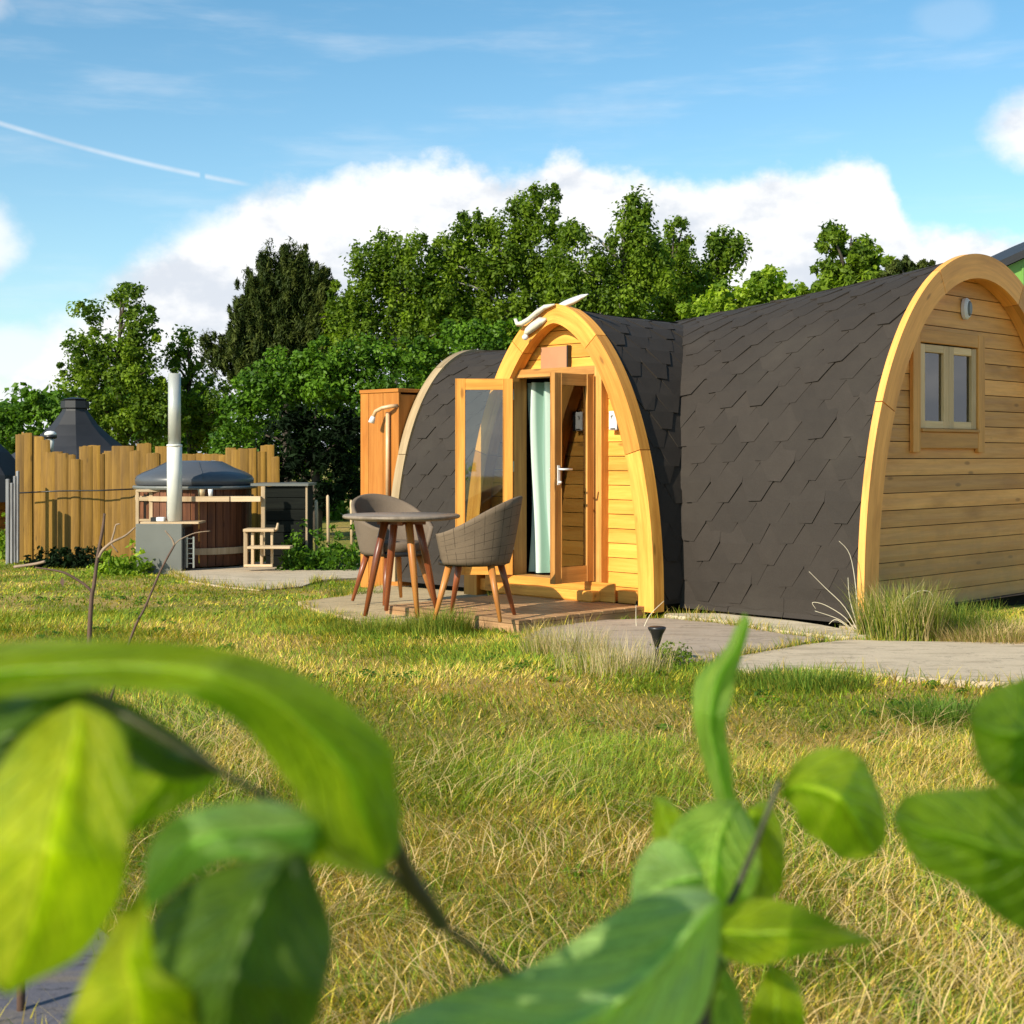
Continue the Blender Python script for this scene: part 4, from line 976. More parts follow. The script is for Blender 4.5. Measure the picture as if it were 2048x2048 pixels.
# barbecue huts
def hut(pxc, Y, prof, lab, rwall):
    c_ = at(pxc, 910, Y); g_ = float(gz(c_.x, Y)); t = thing('octagonal_hut', (c_.x, Y, g_), lab, 'hut')
    P = F/Y; b = MB(); pr = [(d/P, CH-(y-HZ)/P) for d, y in prof][::-1]
    b.lathe(pr, (c_.x, Y, 0), 8, smooth=False, ph=.32); b.build('roof', M['canopy'], t)
    b = MB(); ze = pr[0][1]; n = max(4, int((ze-g_)/.12))
    for i in range(n): b.lathe([(rwall-.02, g_+i*(ze-g_)/n), (rwall, g_+(i+.2)*(ze-g_)/n), (rwall, g_+(i+.85)*(ze-g_)/n), (rwall-.02, g_+(i+1)*(ze-g_)/n)], (c_.x, Y, 0), 8, smooth=False, ph=.32)
    b.build('wall', M['orange'], t)
    b = MB(); zc = pr[-1][1]; b.lathe([(pr[-1][0]*.8, zc+.001), (pr[-1][0]*.9, zc+.03), (.05, zc+.06)], (c_.x, Y, 0), 8, smooth=False, ph=.32); b.build('chimney_cap', M['black'], t)
    return t
hut(150, 23.5, [(27,802),(28,816),(24,818),(25,822),(45,850),(68,872),(95,893),(130,915),(165,940),(185,960)], 'octagonal hut with black bell shaped roof rising behind the ochre fence', 1.25)
hut(-92, 21.5, [(27,800),(28,815),(24,818),(40,840),(70,870),(105,905),(138,950),(150,1002)], 'hut with sloping black roof and orange log wall at the left edge', .80)
# green building
t = thing('green_building', (9.5, 26, -.28), 'green clad building with dark roof edge beyond the window gable', 'building')
GY = 22.0; e0 = at(2003, 538, GY); b = MB(); sl = .46; g_ = -.3; xw = 6.0
pr = [(e0.x, GY, g_), (e0.x+xw, GY, g_), (e0.x+xw, GY, e0.z), (e0.x+xw/2, GY, e0.z+sl*xw/2), (e0.x, GY, e0.z)]
b.prism(pr, (0, 8, 0)); b.build('wall', M['greenwall'], t)
b = MB()
for i in range(24): b.box((e0.x+.05+i*.25, GY-.022, g_), (.03,0,0), (0,.02,0), (0,0,e0.z-g_+min(i*.25, xw-i*.25)*sl-.08), Z)
b.build('cladding_rib', M['greenwall'], t)
b = MB()
for sgn in (0, 1):
    a = Vector((e0.x-.15, GY-.15, e0.z-.05)) if not sgn else Vector((e0.x+xw+.15, GY-.15, e0.z-.05)); r = Vector((e0.x+xw/2, GY-.15, e0.z+sl*xw/2+.02))
    b.add([a, r, r+Vector((0,8.3,0)), a+Vector((0,8.3,0)), a+Z*.12, r+Z*.12, r+Vector((0,8.3,.12)), a+Vector((0,8.3,.12))], [(0,1,2,3),(7,6,5,4),(0,4,5,1),(2,6,7,3),(0,3,7,4)])
b.build('roof', M['canopy'], t)
# path spike light
p = ground_pt(1314, 1334); t = thing('path_light', p, 'small black funnel shaped spike light at the edge of the path', 'path light')
b = MB(); k = p.y/F; b.lathe([(.004,-.03),(.010,.0),(.012,.10),(.014,.12)], p, 12); b.build('spike', M['black'], t)
b = MB(); b.lathe([(.014,.121),(.022,.15),(.034,.19),(.052,.222),(.054,.232),(.045,.236),(.0,.232)], p, 20); b.build('head', M['black'], t)

# ------------------------------------------------------------------ trees
LM = {'mid': leafmat('leaf green', (.036,.080,.007), (.20,.29,.018), .35, False, .55, spec=.18),
      'dark': leafmat('dark needle', (.016,.034,.006), (.085,.105,.018), .15, False, .6, spec=.15),
      'bright': leafmat('bright leaf', (.09,.17,.014), (.32,.42,.030), .4, False, .5, spec=.2),
      'hedge': leafmat('hedge leaf', (.030,.080,.007), (.13,.25,.016), .3, False, .5, spec=.18),
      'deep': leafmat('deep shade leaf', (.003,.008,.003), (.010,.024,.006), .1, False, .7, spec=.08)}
def leaf_cloud(name, C, R, per, size, mat, parent, asp=1.8, droop=0.0, up=.5, seed=0, flat=.8, dirv=None):
    r = np.random.default_rng(seed); n = len(C)*per
    c = np.repeat(C, per, 0); rr = np.repeat(R, per)[:, None]
    d = r.normal(size=(n, 3)); d /= np.linalg.norm(d, axis=1)[:, None]
    rad = r.random((n, 1))**.45
    p = c + d*rad*rr*np.array([1, 1, flat]); 
    if droop: p[:, 2] -= droop*np.repeat(R, per)*r.random(n)**1.5*1.6
    nrm = d*.7 + r.normal(size=(n, 3))*.6 + np.array([0, 0, up]); nrm /= np.linalg.norm(nrm, axis=1)[:, None]
    if dirv is None: a = r.normal(size=(n, 3)); a[:, 2] -= droop
    else: a = dirv[np.repeat(np.arange(len(C)), per)] + r.normal(size=(n, 3))*.45
    t_ = a - nrm*(a*nrm).sum(1)[:, None]; t_ /= np.linalg.norm(t_, axis=1)[:, None]; s_ = np.cross(nrm, t_)
    sz = size*(.6+.8*r.random((n, 1)))
    V = np.stack([p-t_*sz, p+s_*sz/asp, p+t_*sz, p-s_*sz/asp], 1).reshape(-1, 3)
    Fa = np.arange(4*n).reshape(-1, 4)
    var = np.clip(np.repeat(r.random(len(C))**1.4, per)*.75 + r.random(n)*.30, 0, 1)
    return np_mesh(name, V, Fa, LM[mat], var=np.repeat(var, 4), parent=parent)
def tree(name, lab, cat, blobs, Y, mat, leaf=.040, rc=(.15,.34), dens=9.0, per=115, trunk=True, droop=.0, bark='bark', group='trees behind the pod', seed=1, tx=None, flat=.8, tr=.09, depth=1.0, up=.5, asp=1.8, spikes=False, limbs=14):
    r = np.random.default_rng(seed); P = F/Y
    C=[]; R=[]
    for (px, py, rx, ry) in blobs:
        c = at(px, py, Y); a, h_ = rx/P, ry/P; dp = min(a, h_)*.9*depth+.15
        vol = 4/3*math.pi*a*h_*dp; k = max(5, int(dens*vol/ (((rc[0]+rc[1])/2)**3*4.2) * .32))
        d = r.normal(size=(k, 3)); d /= np.linalg.norm(d, axis=1)[:, None]; rad = (r.random(k)**(1/2.4))[:, None]*(.82+.3*r.random((k,1)))
        pts = np.array(c)+d*rad*np.array([a, dp, h_]); 
        k2 = max(3, k//4); d2 = r.normal(size=(k2, 3)); d2[:, 2] = d2[:, 2]*.8+.35; d2 /= np.linalg.norm(d2, axis=1)[:, None]
        p2 = np.array(c)+d2*r.uniform(1.0, 1.24, (k2, 1))*np.array([a, dp, h_])
        R.append(np.concatenate([r.uniform(rc[0], rc[1], k)*np.where(rad[:,0] > .9, .65, 1), r.uniform(rc[0]*.45, rc[0]*.95, k2)])); C.append(np.concatenate([pts, p2]))
    C = np.concatenate(C); R = np.concatenate(R)
    xm = at(tx, 0, Y).x if tx else C[:, 0].mean(); g_ = float(gz(xm, Y)); zt = C[:, 2].max(); zb = C[:, 2].min()
    t = thing(name, (xm, Y, g_), lab, cat, group)
    dirv = None
    if spikes:
        dirv = np.stack([(C[:,0]-xm)*.5, (C[:,1]-Y)*.5, np.full(len(C), 1.0)], 1)
    leaf_cloud('crown', C, R, per, leaf, mat, t, asp, droop, up, seed, flat, dirv)
    if trunk:
        b = MB(); H = zt-g_
        b.tube([(xm, Y, g_-.1), (xm+.05, Y, g_+H*.3), (xm-.05, Y+.05, g_+H*.6), (xm+.02, Y, zt-.15)], [tr*1.3, tr, tr*.6, tr*.12], 8); b.build('trunk', M[bark], t)
        b = MB(); order = r.permutation(len(C))[:limbs]
        for i in order:
            c = C[i]; z0 = max(g_+.3*H*r.random()+.15*H, min(c[2]-.3*abs(c[0]-xm)-.3, g_+H*.8)); m_ = (np.array([xm, Y, z0])+c)/2 + np.array([0, 0, .12*np.linalg.norm(c-np.array([xm,Y,z0]))])
            b.tube([(xm, Y, z0), m_, c], [tr*.45, tr*.28, tr*.10], 5)
        b.build('limb', M[bark], t)
    return t
BT = 'broad row of trees beyond the pod roof'
tree('bush', 'low bright green bush at the far left behind the huts', 'bush', [(20,845,60,38),(70,815,45,28),(110,830,35,25),(-30,840,50,30),(45,890,60,40)], 27, 'hedge', seed=2, trunk=False)
tree('forked_tree', 'loose two-topped tree left of the white flue', 'tree', [(178,625,30,34),(166,690,32,40),(262,600,42,34),(275,650,52,42),(250,710,60,50),(195,740,62,45),(160,760,45,40),(290,745,45,50),(240,800,85,55),(310,830,55,50),(235,860,90,45),(330,780,28,40)], 28, 'mid', seed=37, dens=6.5, limbs=22, bark='bark', tx=240)
tree('small_tree', 'small rounded treetop just right of the flue tip', 'tree', [(372,685,28,24),(360,720,24,25),(385,745,22,30),(375,800,40,45),(400,850,55,50),(425,800,40,50)], 29, 'mid', seed=4, dens=7, limbs=14, tx=380)
tree('pine_tree', 'dark pine with pointed upswept shoots in the centre left', 'tree', [(545,530,30,24),(590,525,30,30),(520,575,40,30),(600,570,55,40),(560,610,70,40),(640,600,32,45),(500,640,40,35),(560,670,85,45),(640,670,45,50),(490,700,60,40),(550,740,90,45),(430,720,22,14),(415,690,10,14),(640,740,50,45)], 27.5, 'dark', leaf=.055, per=110, rc=(.06,.15), dens=3.4, seed=5, asp=5, spikes=True, flat=2.6, limbs=30, tx=570)
tree('birch_tree', 'leafy tree with a rounded top next to the pine', 'tree', [(765,485,26,28),(740,520,35,35),(820,505,42,38),(790,550,75,45),(745,600,50,45),(830,610,50,55),(690,600,30,35),(720,660,60,45),(800,680,80,50),(870,560,35,60),(860,640,60,60),(700,640,40,50)], 27, 'mid', seed=6, droop=.6, bark='palebark', flat=1.1, limbs=20, tx=790)
tree('birch_tree', 'tallest leafy tree rising above the middle of the row', 'tree', [(1050,400,28,32),(1085,390,26,30),(1070,450,52,42),(1000,460,40,30),(950,455,40,32),(925,500,50,42),(1060,520,70,50),(980,540,60,55),(905,560,50,45),(1100,560,60,50),(940,620,75,60),(1030,640,80,60),(880,670,50,45),(1130,480,28,40),(1120,600,60,60),(1090,660,70,50)], 27.5, 'mid', seed=7, droop=.6, bark='palebark', flat=1.1, limbs=26, tx=1030)
tree('birch_tree', 'drooping tree with a narrow spire above the pod roof', 'tree', [(1275,408,14,18),(1250,425,40,24),(1270,460,52,34),(1160,470,35,22),(1255,520,55,50),(1180,540,45,40),(1150,590,60,55),(1240,600,65,60),(1310,480,30,40),(1300,550,40,50),(1130,530,35,50)], 26.5, 'mid', seed=8, droop=.9, bark='palebark', flat=1.3, limbs=18, tx=1245)
tree('birch_tree', 'dark shaded tree right of the spired one', 'tree', [(1345,470,32,28),(1330,510,40,35),(1370,530,38,38),(1340,580,70,45),(1400,590,35,40),(1320,630,60,40)], 28.5, 'mid', seed=9, droop=.5, flat=1.1, dens=10, tx=1345)
tree('birch_tree', 'thin pale topped tree with bare twigs at the right end', 'tree', [(1440,480,16,12),(1425,510,30,26),(1470,500,12,22),(1440,555,40,35),(1420,600,45,35)], 29, 'mid', leaf=.05, seed=10, dens=5, droop=.3, flat=1.1, limbs=14, tx=1440)
tree('bush', 'yellow green bush above the sagging ridge of the roof', 'bush', [(1540,565,32,24),(1500,590,55,28),(1580,595,35,18),(1450,615,60,28),(1400,625,50,22),(1555,610,60,18)], 25, 'bright', seed=11, trunk=False, leaf=.05)
tree('bushy_tree', 'dense green tree with ragged shoots above the long roof', 'tree', [(1668,475,22,38),(1715,500,42,34),(1740,530,40,30),(1690,540,60,30),(1650,580,40,25),(1720,570,60,35)], 23, 'mid', leaf=.055, rc=(.10,.22), seed=12, dens=6, limbs=14, tx=1700, asp=2.6, droop=.3)
tree('shrub', 'ragged dark shrub tips beside the peak of the window gable', 'shrub', [(1800,552,38,20),(1826,535,22,14),(1856,545,14,16),(1806,528,14,14)], 22, 'dark', leaf=.05, rc=(.05,.12), seed=13, dens=4, asp=3, spikes=True, limbs=8, tx=1835)
tree('green_shrub', 'broad bright green shrub overhanging the dark hedge', 'shrub', [(600,730,60,30),(660,720,70,35),(720,720,70,40),(800,730,70,40),(560,760,60,40),(850,700,40,35),(520,790,55,45),(640,770,90,45),(760,780,90,40),(490,840,45,50),(470,890,35,45),(840,760,50,40),(930,690,60,50),(1010,690,50,40)], 23, 'hedge', seed=14, dens=11, per=120, leaf=.038, trunk=False, depth=.8)
tree('shade_dark_conifer', 'evergreen in the gap under the green shrub, shade painted into its leaves', 'conifer', [(560,880,60,70),(640,870,70,80),(700,900,50,80),(600,960,90,60),(520,940,40,60),(680,980,60,50),(500,900,30,40)], 25, 'deep', leaf=.08, seed=15, dens=8, per=50, asp=4, limbs=8, tx=630, depth=.6)  # near black leaf colour stands for the shade under the overhanging shrub
# hedge line closing the far side
def hedge_mass():
    t = thing('far_hedge', (0, 33, -.28), 'long dark green hedge closing the field behind the trees', 'hedge')
    r = np.random.default_rng(31); n = 1500; C = np.stack([r.uniform(-19, 17, n), r.uniform(31.5, 34.5, n), r.uniform(-.3, 2.7, n)], 1); R = r.uniform(.25, .5, n)
    leaf_cloud('crown', C, R, 45, .10, 'hedge', t, seed=31)
    b = MB()
    for x in np.arange(-18, 17, 1.6): b.tube([(x, 33, -.4), (x+.1, 33, 1.6)], [.07,.03], 5)
    build_each(b, 'stem', M['bark'], t)
hedge_mass()
# low weeds by the cupboard, stove, solar light
def weed(px, py, Y, rx, ry, mat, lab, seed, leaf=.03, nm='weed_clump', n=60, per=14):
    r = np.random.default_rng(seed); P = F/Y; c = at(px, py, Y); g_ = float(gz(c.x, Y)); t = thing(nm, (c.x, Y, g_), lab, 'weed')
    C = np.stack([r.uniform(-1, 1, n)*rx/P+c.x, Y+r.uniform(-.35, .35, n), g_+np.abs(r.normal(0, .5, n))*ry/P], 1)
    leaf_cloud('foliage', C, r.uniform(.03, .09, n), per, leaf, mat, t, seed=seed, up=.3)
    b = MB()
    for i in range(0, n, max(1, n//10)): b.tube([(C[i,0]*.7+c.x*.3, C[i,1], g_-.02), C[i]], [.005,.002], 4)
    build_each(b, 'stem', M['bark'], t)
weed(640, 1120, 17.4, 75, 62, 'hedge', 'leafy green weeds beside the foot of the black cupboard', 40, n=260)
weed(245, 1130, 17.0, 60, 42, 'bright', 'bright low weeds at the left foot of the stove box', 41, n=120)
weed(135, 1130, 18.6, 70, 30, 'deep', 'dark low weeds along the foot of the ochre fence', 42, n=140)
weed(1350, 1345, 8.55, 26, 35, 'mid', 'small green weed at the foot of the path light', 43, leaf=.012, n=50)
weed(10, 1080, 20, 25, 60, 'bright', 'yellow green shrub at the left edge below the log wall', 44, n=90)

# ------------------------------------------------------------------ grass
def blades(P, h, wd, lean, az_, col, seg, r, curl=None):
    n = len(P); k = seg
    L = np.linspace(0, 1, k+1)
    d = np.stack([np.cos(az_), np.sin(az_), np.zeros(n)], 1); s_ = np.stack([-np.sin(az_), np.cos(az_), np.zeros(n)], 1)
    rows=[]
    cz = np.zeros(n); ch = np.zeros(n); side = np.zeros(n)
    cu = r.normal(0, .35, n) if curl is None else curl
    for i, t_ in enumerate(L):
        if i:
            a = lean*(.35+.9*t_); cz = cz+np.cos(a)*h/k; ch = ch+np.sin(a)*h/k; side = side + cu*t_*h/k
        c = P + d*ch[:, None] + s_*side[:, None]; c[:, 2] += cz
        wv = (wd*(1-t_**1.6)*.5)[:, None]
        rows.append(c - s_*wv + 0); rows.append(c + s_*wv)
    V = np.stack(rows, 1).reshape(-1, 3); m_ = 2*(k+1)
    base = (np.arange(n)*m_)[:, None, None]; q = np.array([[2*i, 2*i+1, 2*i+3, 2*i+2] for i in range(k)])[None]
    Fa = (base+q).reshape(-1, 4); C = np.repeat(col, m_, 0)
    return V, Fa, C
def excluded(x, y):
    e = np.zeros(x.shape, bool)
    for p in EXCL: e |= inpoly(x, y, p)
    return e
def grass_zone(name, y0, y1, n, h, wd, seg, seed, label, wide=.50):
    r = np.random.default_rng(seed)
    y = np.sqrt(r.random(n)*(y1**2-y0**2)+y0**2); x = (r.random(n)*2-1)*wide*y
    gr, bare = patchiness(x, y); keep = r.random(n) > np.clip((bare-.50)/.12, 0, 1)*.35
    keep &= ~excluded(x, y); x, y, gr, bare = x[keep], y[keep], gr[keep], bare[keep]; n = len(x)
    P = np.stack([x, y, gz(x, y)-.004], 1)
    flow = fbm(x, y, .55, 21, 3)*math.pi*5; az_ = flow + r.normal(0, 1.1, n)
    gf = np.clip((gr-.38)/.22, 0, 1); u = r.random(n)
    pg = .20+gf*.42; isg = u < pg; isy = (~isg) & (u < pg+.34+.15*np.clip((y-7)/4, 0, 1))
    col = np.where(isg[:, None], GRN*1.25, np.where(isy[:, None], YEL, STRAW))*(.40+1.0*r.random((n, 1)))
    lean = np.where(isg, r.uniform(.3, 1.15, n), r.uniform(.7, 1.55, n))
    hh = h*(.45+.9*r.random(n))*(.7+.6*fbm(x, y, 1.6, 33)); ww = wd*(.6+.8*r.random(n))
    V, Fa, C = blades(P, hh, ww, lean, az_, col, seg, r)
    o = np_mesh(name, V, Fa, M['grassv'], col=C); tag(o, label, 'grass', kind='stuff'); return o
grass_zone('grass', 2.3, 6.2, 200000, .080, .0036, 4, 50, 'long tangled dry and green grass in the foreground')
grass_zone('grass', 6.2, 11.5, 200000, .060, .0052, 3, 51, 'yellow green rough lawn before the deck and path')
grass_zone('grass', 11.5, 20, 130000, .042, .010, 2, 52, 'short yellow green grass round the hot tub path', .5)
def straw():
    r = np.random.default_rng(60); n = 9500; y = np.sqrt(r.random(n)*(6.8**2-2.4**2)+2.4**2); x = (r.random(n)*2-1)*.45*y
    k = ~excluded(x, y); x, y = x[k], y[k]; n = len(x)
    P = np.stack([x, y, gz(x, y)], 1); az_ = fbm(x, y, .5, 23, 2)*math.pi*5+r.normal(0, 1.0, n)
    V, Fa, C = blades(P, r.uniform(.10, .26, n), r.uniform(.0020, .0040, n), r.uniform(1.1, 1.65, n), az_, (np.array([.66,.49,.22])*(.7+.5*r.random((n,1)))), 9, r, r.normal(0, 1.5, n))
    o = np_mesh('straw', V, Fa, M['grassv'], col=C); tag(o, 'pale curling dead straw lying over the foreground grass', 'straw', kind='stuff')
straw()
def tuft(name, base, rad, n, h, wd, col, lab, seed, lean=(.1,.8), seg=5, cat='grass clump', az0=None):
    r = np.random.default_rng(seed); a = r.random(n)*2*math.pi; q = rad*np.sqrt(r.random(n)); x = base[0]+q*np.cos(a)*1.3; y = base[1]+q*np.sin(a)
    P = np.stack([x, y, gz(x, y)], 1); az_ = a+r.normal(0, .5, n) if az0 is None else r.normal(az0, .35, n)
    c0 = np.array(col); C0 = c0[r.integers(0, len(c0), n)]*(.7+.6*r.random((n,1)))
    V, Fa, C = blades(P, h*(.5+.6*r.random(n)), wd*(.7+.6*r.random(n)), r.uniform(lean[0], lean[1], n), az_, C0, seg, r)
    o = np_mesh(name, V, Fa, M['grassv'], col=C); return tag(o, lab, cat)
g1 = (.10,.18,.02); g2 = (.24,.26,.035); s1_ = (.55,.42,.20); s2_ = (.52,.43,.24)
tuft('grass_clump', ground_pt(1800, 1282), .22, 1500, .42, .005, [g1,g2,g2,s1_], 'tall green grass clump against the foot of the window gable', 70, (.05,.55))
tuft('grass_clump', ground_pt(1900, 1270), .30, 1500, .26, .005, [g1,g1,g2], 'lower dark green grass under the window wall', 71, (.1,.7))
tuft('grass_clump', ground_pt(1990, 1285), .35, 2400, .20, .005, [s1_,s1_,(.5,.36,.16),g2], 'dry tan grass heap at the right end of the path', 72, (.5,1.4))
tuft('grass_clump', ground_pt(1225, 1342), .26, 620, .22, .0032, [s2_,s1_,s2_,g2], 'wispy pale dry grass left of the path light', 73, (.1,.7))
tuft('grass_clump', ground_pt(1130, 1310), .22, 700, .22, .0035, [s2_,s1_,g2], 'thin dry grass at the corner of the deck', 74, (.1,.8))
tuft('grass_clump', ground_pt(880, 1268), .18, 1100, .20, .0045, [g2,g1,g2], 'green tuft growing in front of the near chair legs', 75, (.1,.7))
tuft('grass_clump', ground_pt(760, 1262), .30, 1200, .11, .0045, [g1,g2,g2], 'low green grass at the edge of the patio stone', 76, (.1,.9))
tuft('grass_clump', ground_pt(1600, 1372), .30, 1500, .11, .0045, [g1,g1,g2], 'green grass fringe at the front edge of the path', 77, (.1,.8))
tuft('grass_clump', ground_pt(1890, 1440), .20, 700, .12, .006, [g1,g1], 'dark green weed tuft beside the large right leaf', 78, (.2,1.1))
tuft('grass_clump', ground_pt(640, 1243), .32, 1500, .07, .006, [g2,g1,YEL], 'low yellow green fringe along the left edge of the patio stone', 79, (.2,1.1))
tuft('grass_clump', ground_pt(712, 1196), .20, 700, .10, .007, [g1,g1,g2], 'green grass patch between the tub path and the patio', 80, (.1,.9))
def clover():
    r = np.random.default_rng(90); n = 900; y = np.sqrt(r.random(n)*(13**2-2.6**2)+2.6**2); x = (r.random(n)*2-1)*.45*y
    k = (fbm(x, y, 1.7, 41, 3) > .54) & ~excluded(x, y); x, y = x[k], y[k]
    C = np.stack([x, y, gz(x, y)+.018], 1)
    o = leaf_cloud('clover', C, r.uniform(.03, .085, len(x)), 26, .012, 'hedge', None, asp=1.2, seed=90, flat=.3, up=1.6)
    tag(o, 'small green clover and weeds scattered through the lawn', 'clover', kind='stuff')
clover()
def edge_grass():
    r = np.random.default_rng(91); X_=[]; Y_=[]
    for poly in EXCL[:6]:
        for (x1, y1), (x2, y2) in zip(poly, poly[1:]+poly[:1]):
            L_ = math.hypot(x2-x1, y2-y1); k = int(L_*260); u = r.random(k); off = np.abs(r.normal(0, .022, k))*np.sign(r.normal(.6, 1, k)) ; nx_, ny_ = (y2-y1)/max(L_, 1e-6), -(x2-x1)/max(L_, 1e-6)
            keep = fbm(x1+(x2-x1)*u, y1+(y2-y1)*u, 2.5, 51, 2) > .40
            X_.append((x1+(x2-x1)*u+nx_*off)[keep]); Y_.append((y1+(y2-y1)*u+ny_*off)[keep])
    x = np.concatenate(X_); y = np.concatenate(Y_); k = (y < 17) & (y > 2); x, y = x[k], y[k]; n = len(x)
    P = np.stack([x, y, gz(x, y)], 1); pal = np.stack([GRN, YEL*.8, STRAW*.8]); col = pal[r.integers(0, 3, n)]*(.5+.8*r.random((n, 1)))
    V, Fa, C = blades(P, r.uniform(.05, .14, n), r.uniform(.004, .007, n), r.uniform(.3, 1.4, n), r.random(n)*6.3, col, 4, r)
    tag(np_mesh('edge_grass', V, Fa, M['grassv'], col=C), 'ragged grass creeping over the edges of the paving', 'grass', kind='stuff')
edge_grass()
# curved pale stalks in front of the roof edge
def stalks(name, lab, runs, mat, r0=.004, cat='stalks'):
    t = thing(name, runs[0][0], lab, cat)
    for rr in runs:
        b = MB(); n = len(rr); P=[]
        for i in range(n-1):
            for k in range(4):
                p0 = rr[max(i-1,0)]; p1 = rr[i]; p2 = rr[i+1]; p3 = rr[min(i+2,n-1)]; u = k/4
                P.append(.5*((2*p1)+(p2-p0)*u+(2*p0-5*p1+4*p2-p3)*u*u+(3*p1-p0-3*p2+p3)*u**3))
        P.append(rr[-1]); b.tube(P, [r0*(1-.7*i/len(P)) for i in range(len(P))], 5); b.build('stalk', mat, t)
    return t
Q = lambda L_, Y: [at(a, e, Y) for a, e in L_]
base = ground_pt(1722, 1272); Yq = base.y
pale = plain('bleached stalk', (.62,.55,.40), .7)
stalks('dry_stalks', 'arching bleached stalks beside the corner of the window gable', [Q([(1716,1270),(1690,1235),(1650,1210),(1625,1205),(1632,1218)], Yq), Q([(1716,1270),(1680,1240),(1630,1222)], Yq), Q([(1716,1268),(1712,1180),(1700,1110),(1678,1082)], Yq), Q([(1718,1268),(1690,1215),(1650,1175),(1618,1143)], Yq), Q([(1719,1266),(1700,1200),(1696,1155)], Yq), Q([(1716,1270),(1675,1240),(1658,1248)], Yq)], pale)
base = ground_pt(1288, 1262); stalks('dry_stalks', 'short pale stalks at the foot of the golden arch', [Q([(1285,1262),(1300,1230),(1328,1202)], base.y), Q([(1274,1270),(1272,1240),(1272,1210)], base.y)], pale)
stalks('seed_stalks', 'thin curling stalk in the clump by the window gable', [Q([(1790,1285),(1800,1215),(1830,1185),(1862,1185),(1866,1215)], 10.0), Q([(1775,1285),(1785,1235),(1800,1195)], 10.0)], pale)

# bare twigs standing in the left grass
def tw(Y, L_, r0, r1, mat, t):
    P = Q(L_, Y) if not isinstance(L_[0], Vector) else L_
    PP=[]; n = len(P)
    for i in range(n-1):
        for k in range(4):
            u = k/4; p0 = P[max(i-1,0)]; p1 = P[i]; p2 = P[i+1]; p3 = P[min(i+2,n-1)]
            PP.append(.5*((2*p1)+(p2-p0)*u+(2*p0-5*p1+4*p2-p3)*u*u+(3*p1-p0-3*p2+p3)*u**3))
    PP.append(P[-1]); N = len(PP); b = MB(); b.tube(PP, [r0+(r1-r0)*i/N for i in range(N)], 7); return b.build('twig', mat, t)
YT = 6.0; g_ = CH-float(gz(-1.7, YT)); yb = HZ+g_*F/YT
t = thing('bare_sapling', at(176, yb, YT), 'bare forked twig standing upright in the left grass', 'sapling')
tw(YT, [(172,yb+10),(178,1300),(183,1200),(188,1170),(196,1110),(206,1055),(209,1027)], .0115, .0050, M['twigdark'], t)
tw(YT, [(186,1186),(170,1170),(135,1148),(105,1140),(70,1135)], .0070, .003, M['twigdark'], t)
tw(YT, [(197,1115),(206,1100),(225,1084),(250,1072),(270,1055)], .0080, .003, M['twig'], t)
tw(YT, [(222,1086),(228,1065),(232,1050),(240,1048)], .0042, .0025, M['twig'], t); tw(YT, [(222,1088),(236,1105)], .0038, .002, M['twig'], t)
b = MB(); c0 = at(124, 1164, YT); b.add([c0+Vector(q) for q in ((0,0,.022),(.011,-.003,.004),(.004,.002,-.022),(-.010,.003,-.002))], [(0,1,2,3)]); b.build('dead_leaf', M['twigdark'], t)
tw(YT, [(28,1134),(70,1128),(90,1123)], .006, .006, M['twig'], t)
t = thing('bent_twig', at(262, 1290, 6.3), 'thin leaning twig with a sharp bend beside the forked twig', 'twig')
yb = HZ+(CH+.1)*F/6.3
tw(6.3, [(190,yb+10),(262,1275),(290,1215),(322,1140),(349,1090)], .0060, .0042, M['twigdark'], t); tw(6.3, [(349,1091),(344,1078),(330,1061)], .0055, .0025, M['twig'], t)
tw(6.3, [(350,1088),(362,1078),(390,1066),(420,1062)], .0025, .0015, M['twig'], t)
# wooden peg by the slate stone
p = ground_pt(42, 2075); t = thing('wooden_peg', p, 'thin brown wooden peg beside the slate stone', 'peg')
b = MB(); b.tube([(p.x, p.y, p.z-.05), (p.x, p.y, p.z+.16), (p.x, p.y, p.z+.17)], [.010,.009,.006], 8); b.build('shaft', M['twigdark'], t)

# ------------------------------------------------------------------ big foreground leaves
LF = {'g': leafmat('broad leaf green', (.13,.21,.002), (.32,.42,.008), .55),
      'o': leafmat('broad leaf olive', (.070,.15,.002), (.18,.29,.004), .52),
      'y': leafmat('broad leaf yellow green', (.22,.32,.006), (.56,.58,.025), .58),
      'd': leafmat('broad leaf dark', (.030,.085,.003), (.11,.20,.008), .42, blue=(.03,.085,.03)),
      'b': leafmat('broad leaf bluish', (.22,.38,.09), (.38,.56,.18), .5, blue=(.26,.42,.22)),
      'l': leafmat('young leaf light', (.16,.32,.035), (.34,.50,.07), .45)}
stemm = plain('green brown stem', (.045,.045,.018), .5, var=.3, scale=40, bmp=.2)
stemg = plain('light green stem', (.13,.24,.04), .45, var=.2, scale=40, bmp=.2)
def resample(L_, n):
    P = [Vector(p) for p in L_]; d = [0]
    for a, e in zip(P[:-1], P[1:]): d.append(d[-1]+((e-a).length))
    # Catmull-Rom through control points for a smooth rim
    out_=[]
    for i in range(n+1):
        s_ = d[-1]*i/n; k = 0
        while k < len(P)-2 and s_ > d[k+1]: k += 1
        u = (s_-d[k])/max(1e-9, d[k+1]-d[k]); p0 = P[max(k-1,0)]; p1 = P[k]; p2 = P[k+1]; p3 = P[min(k+2, len(P)-1)]
        out_.append(.5*((2*p1)+(p2-p0)*u+(2*p0-5*p1+4*p2-p3)*u*u+(3*p1-p0-3*p2+p3)*u**3))
    return out_
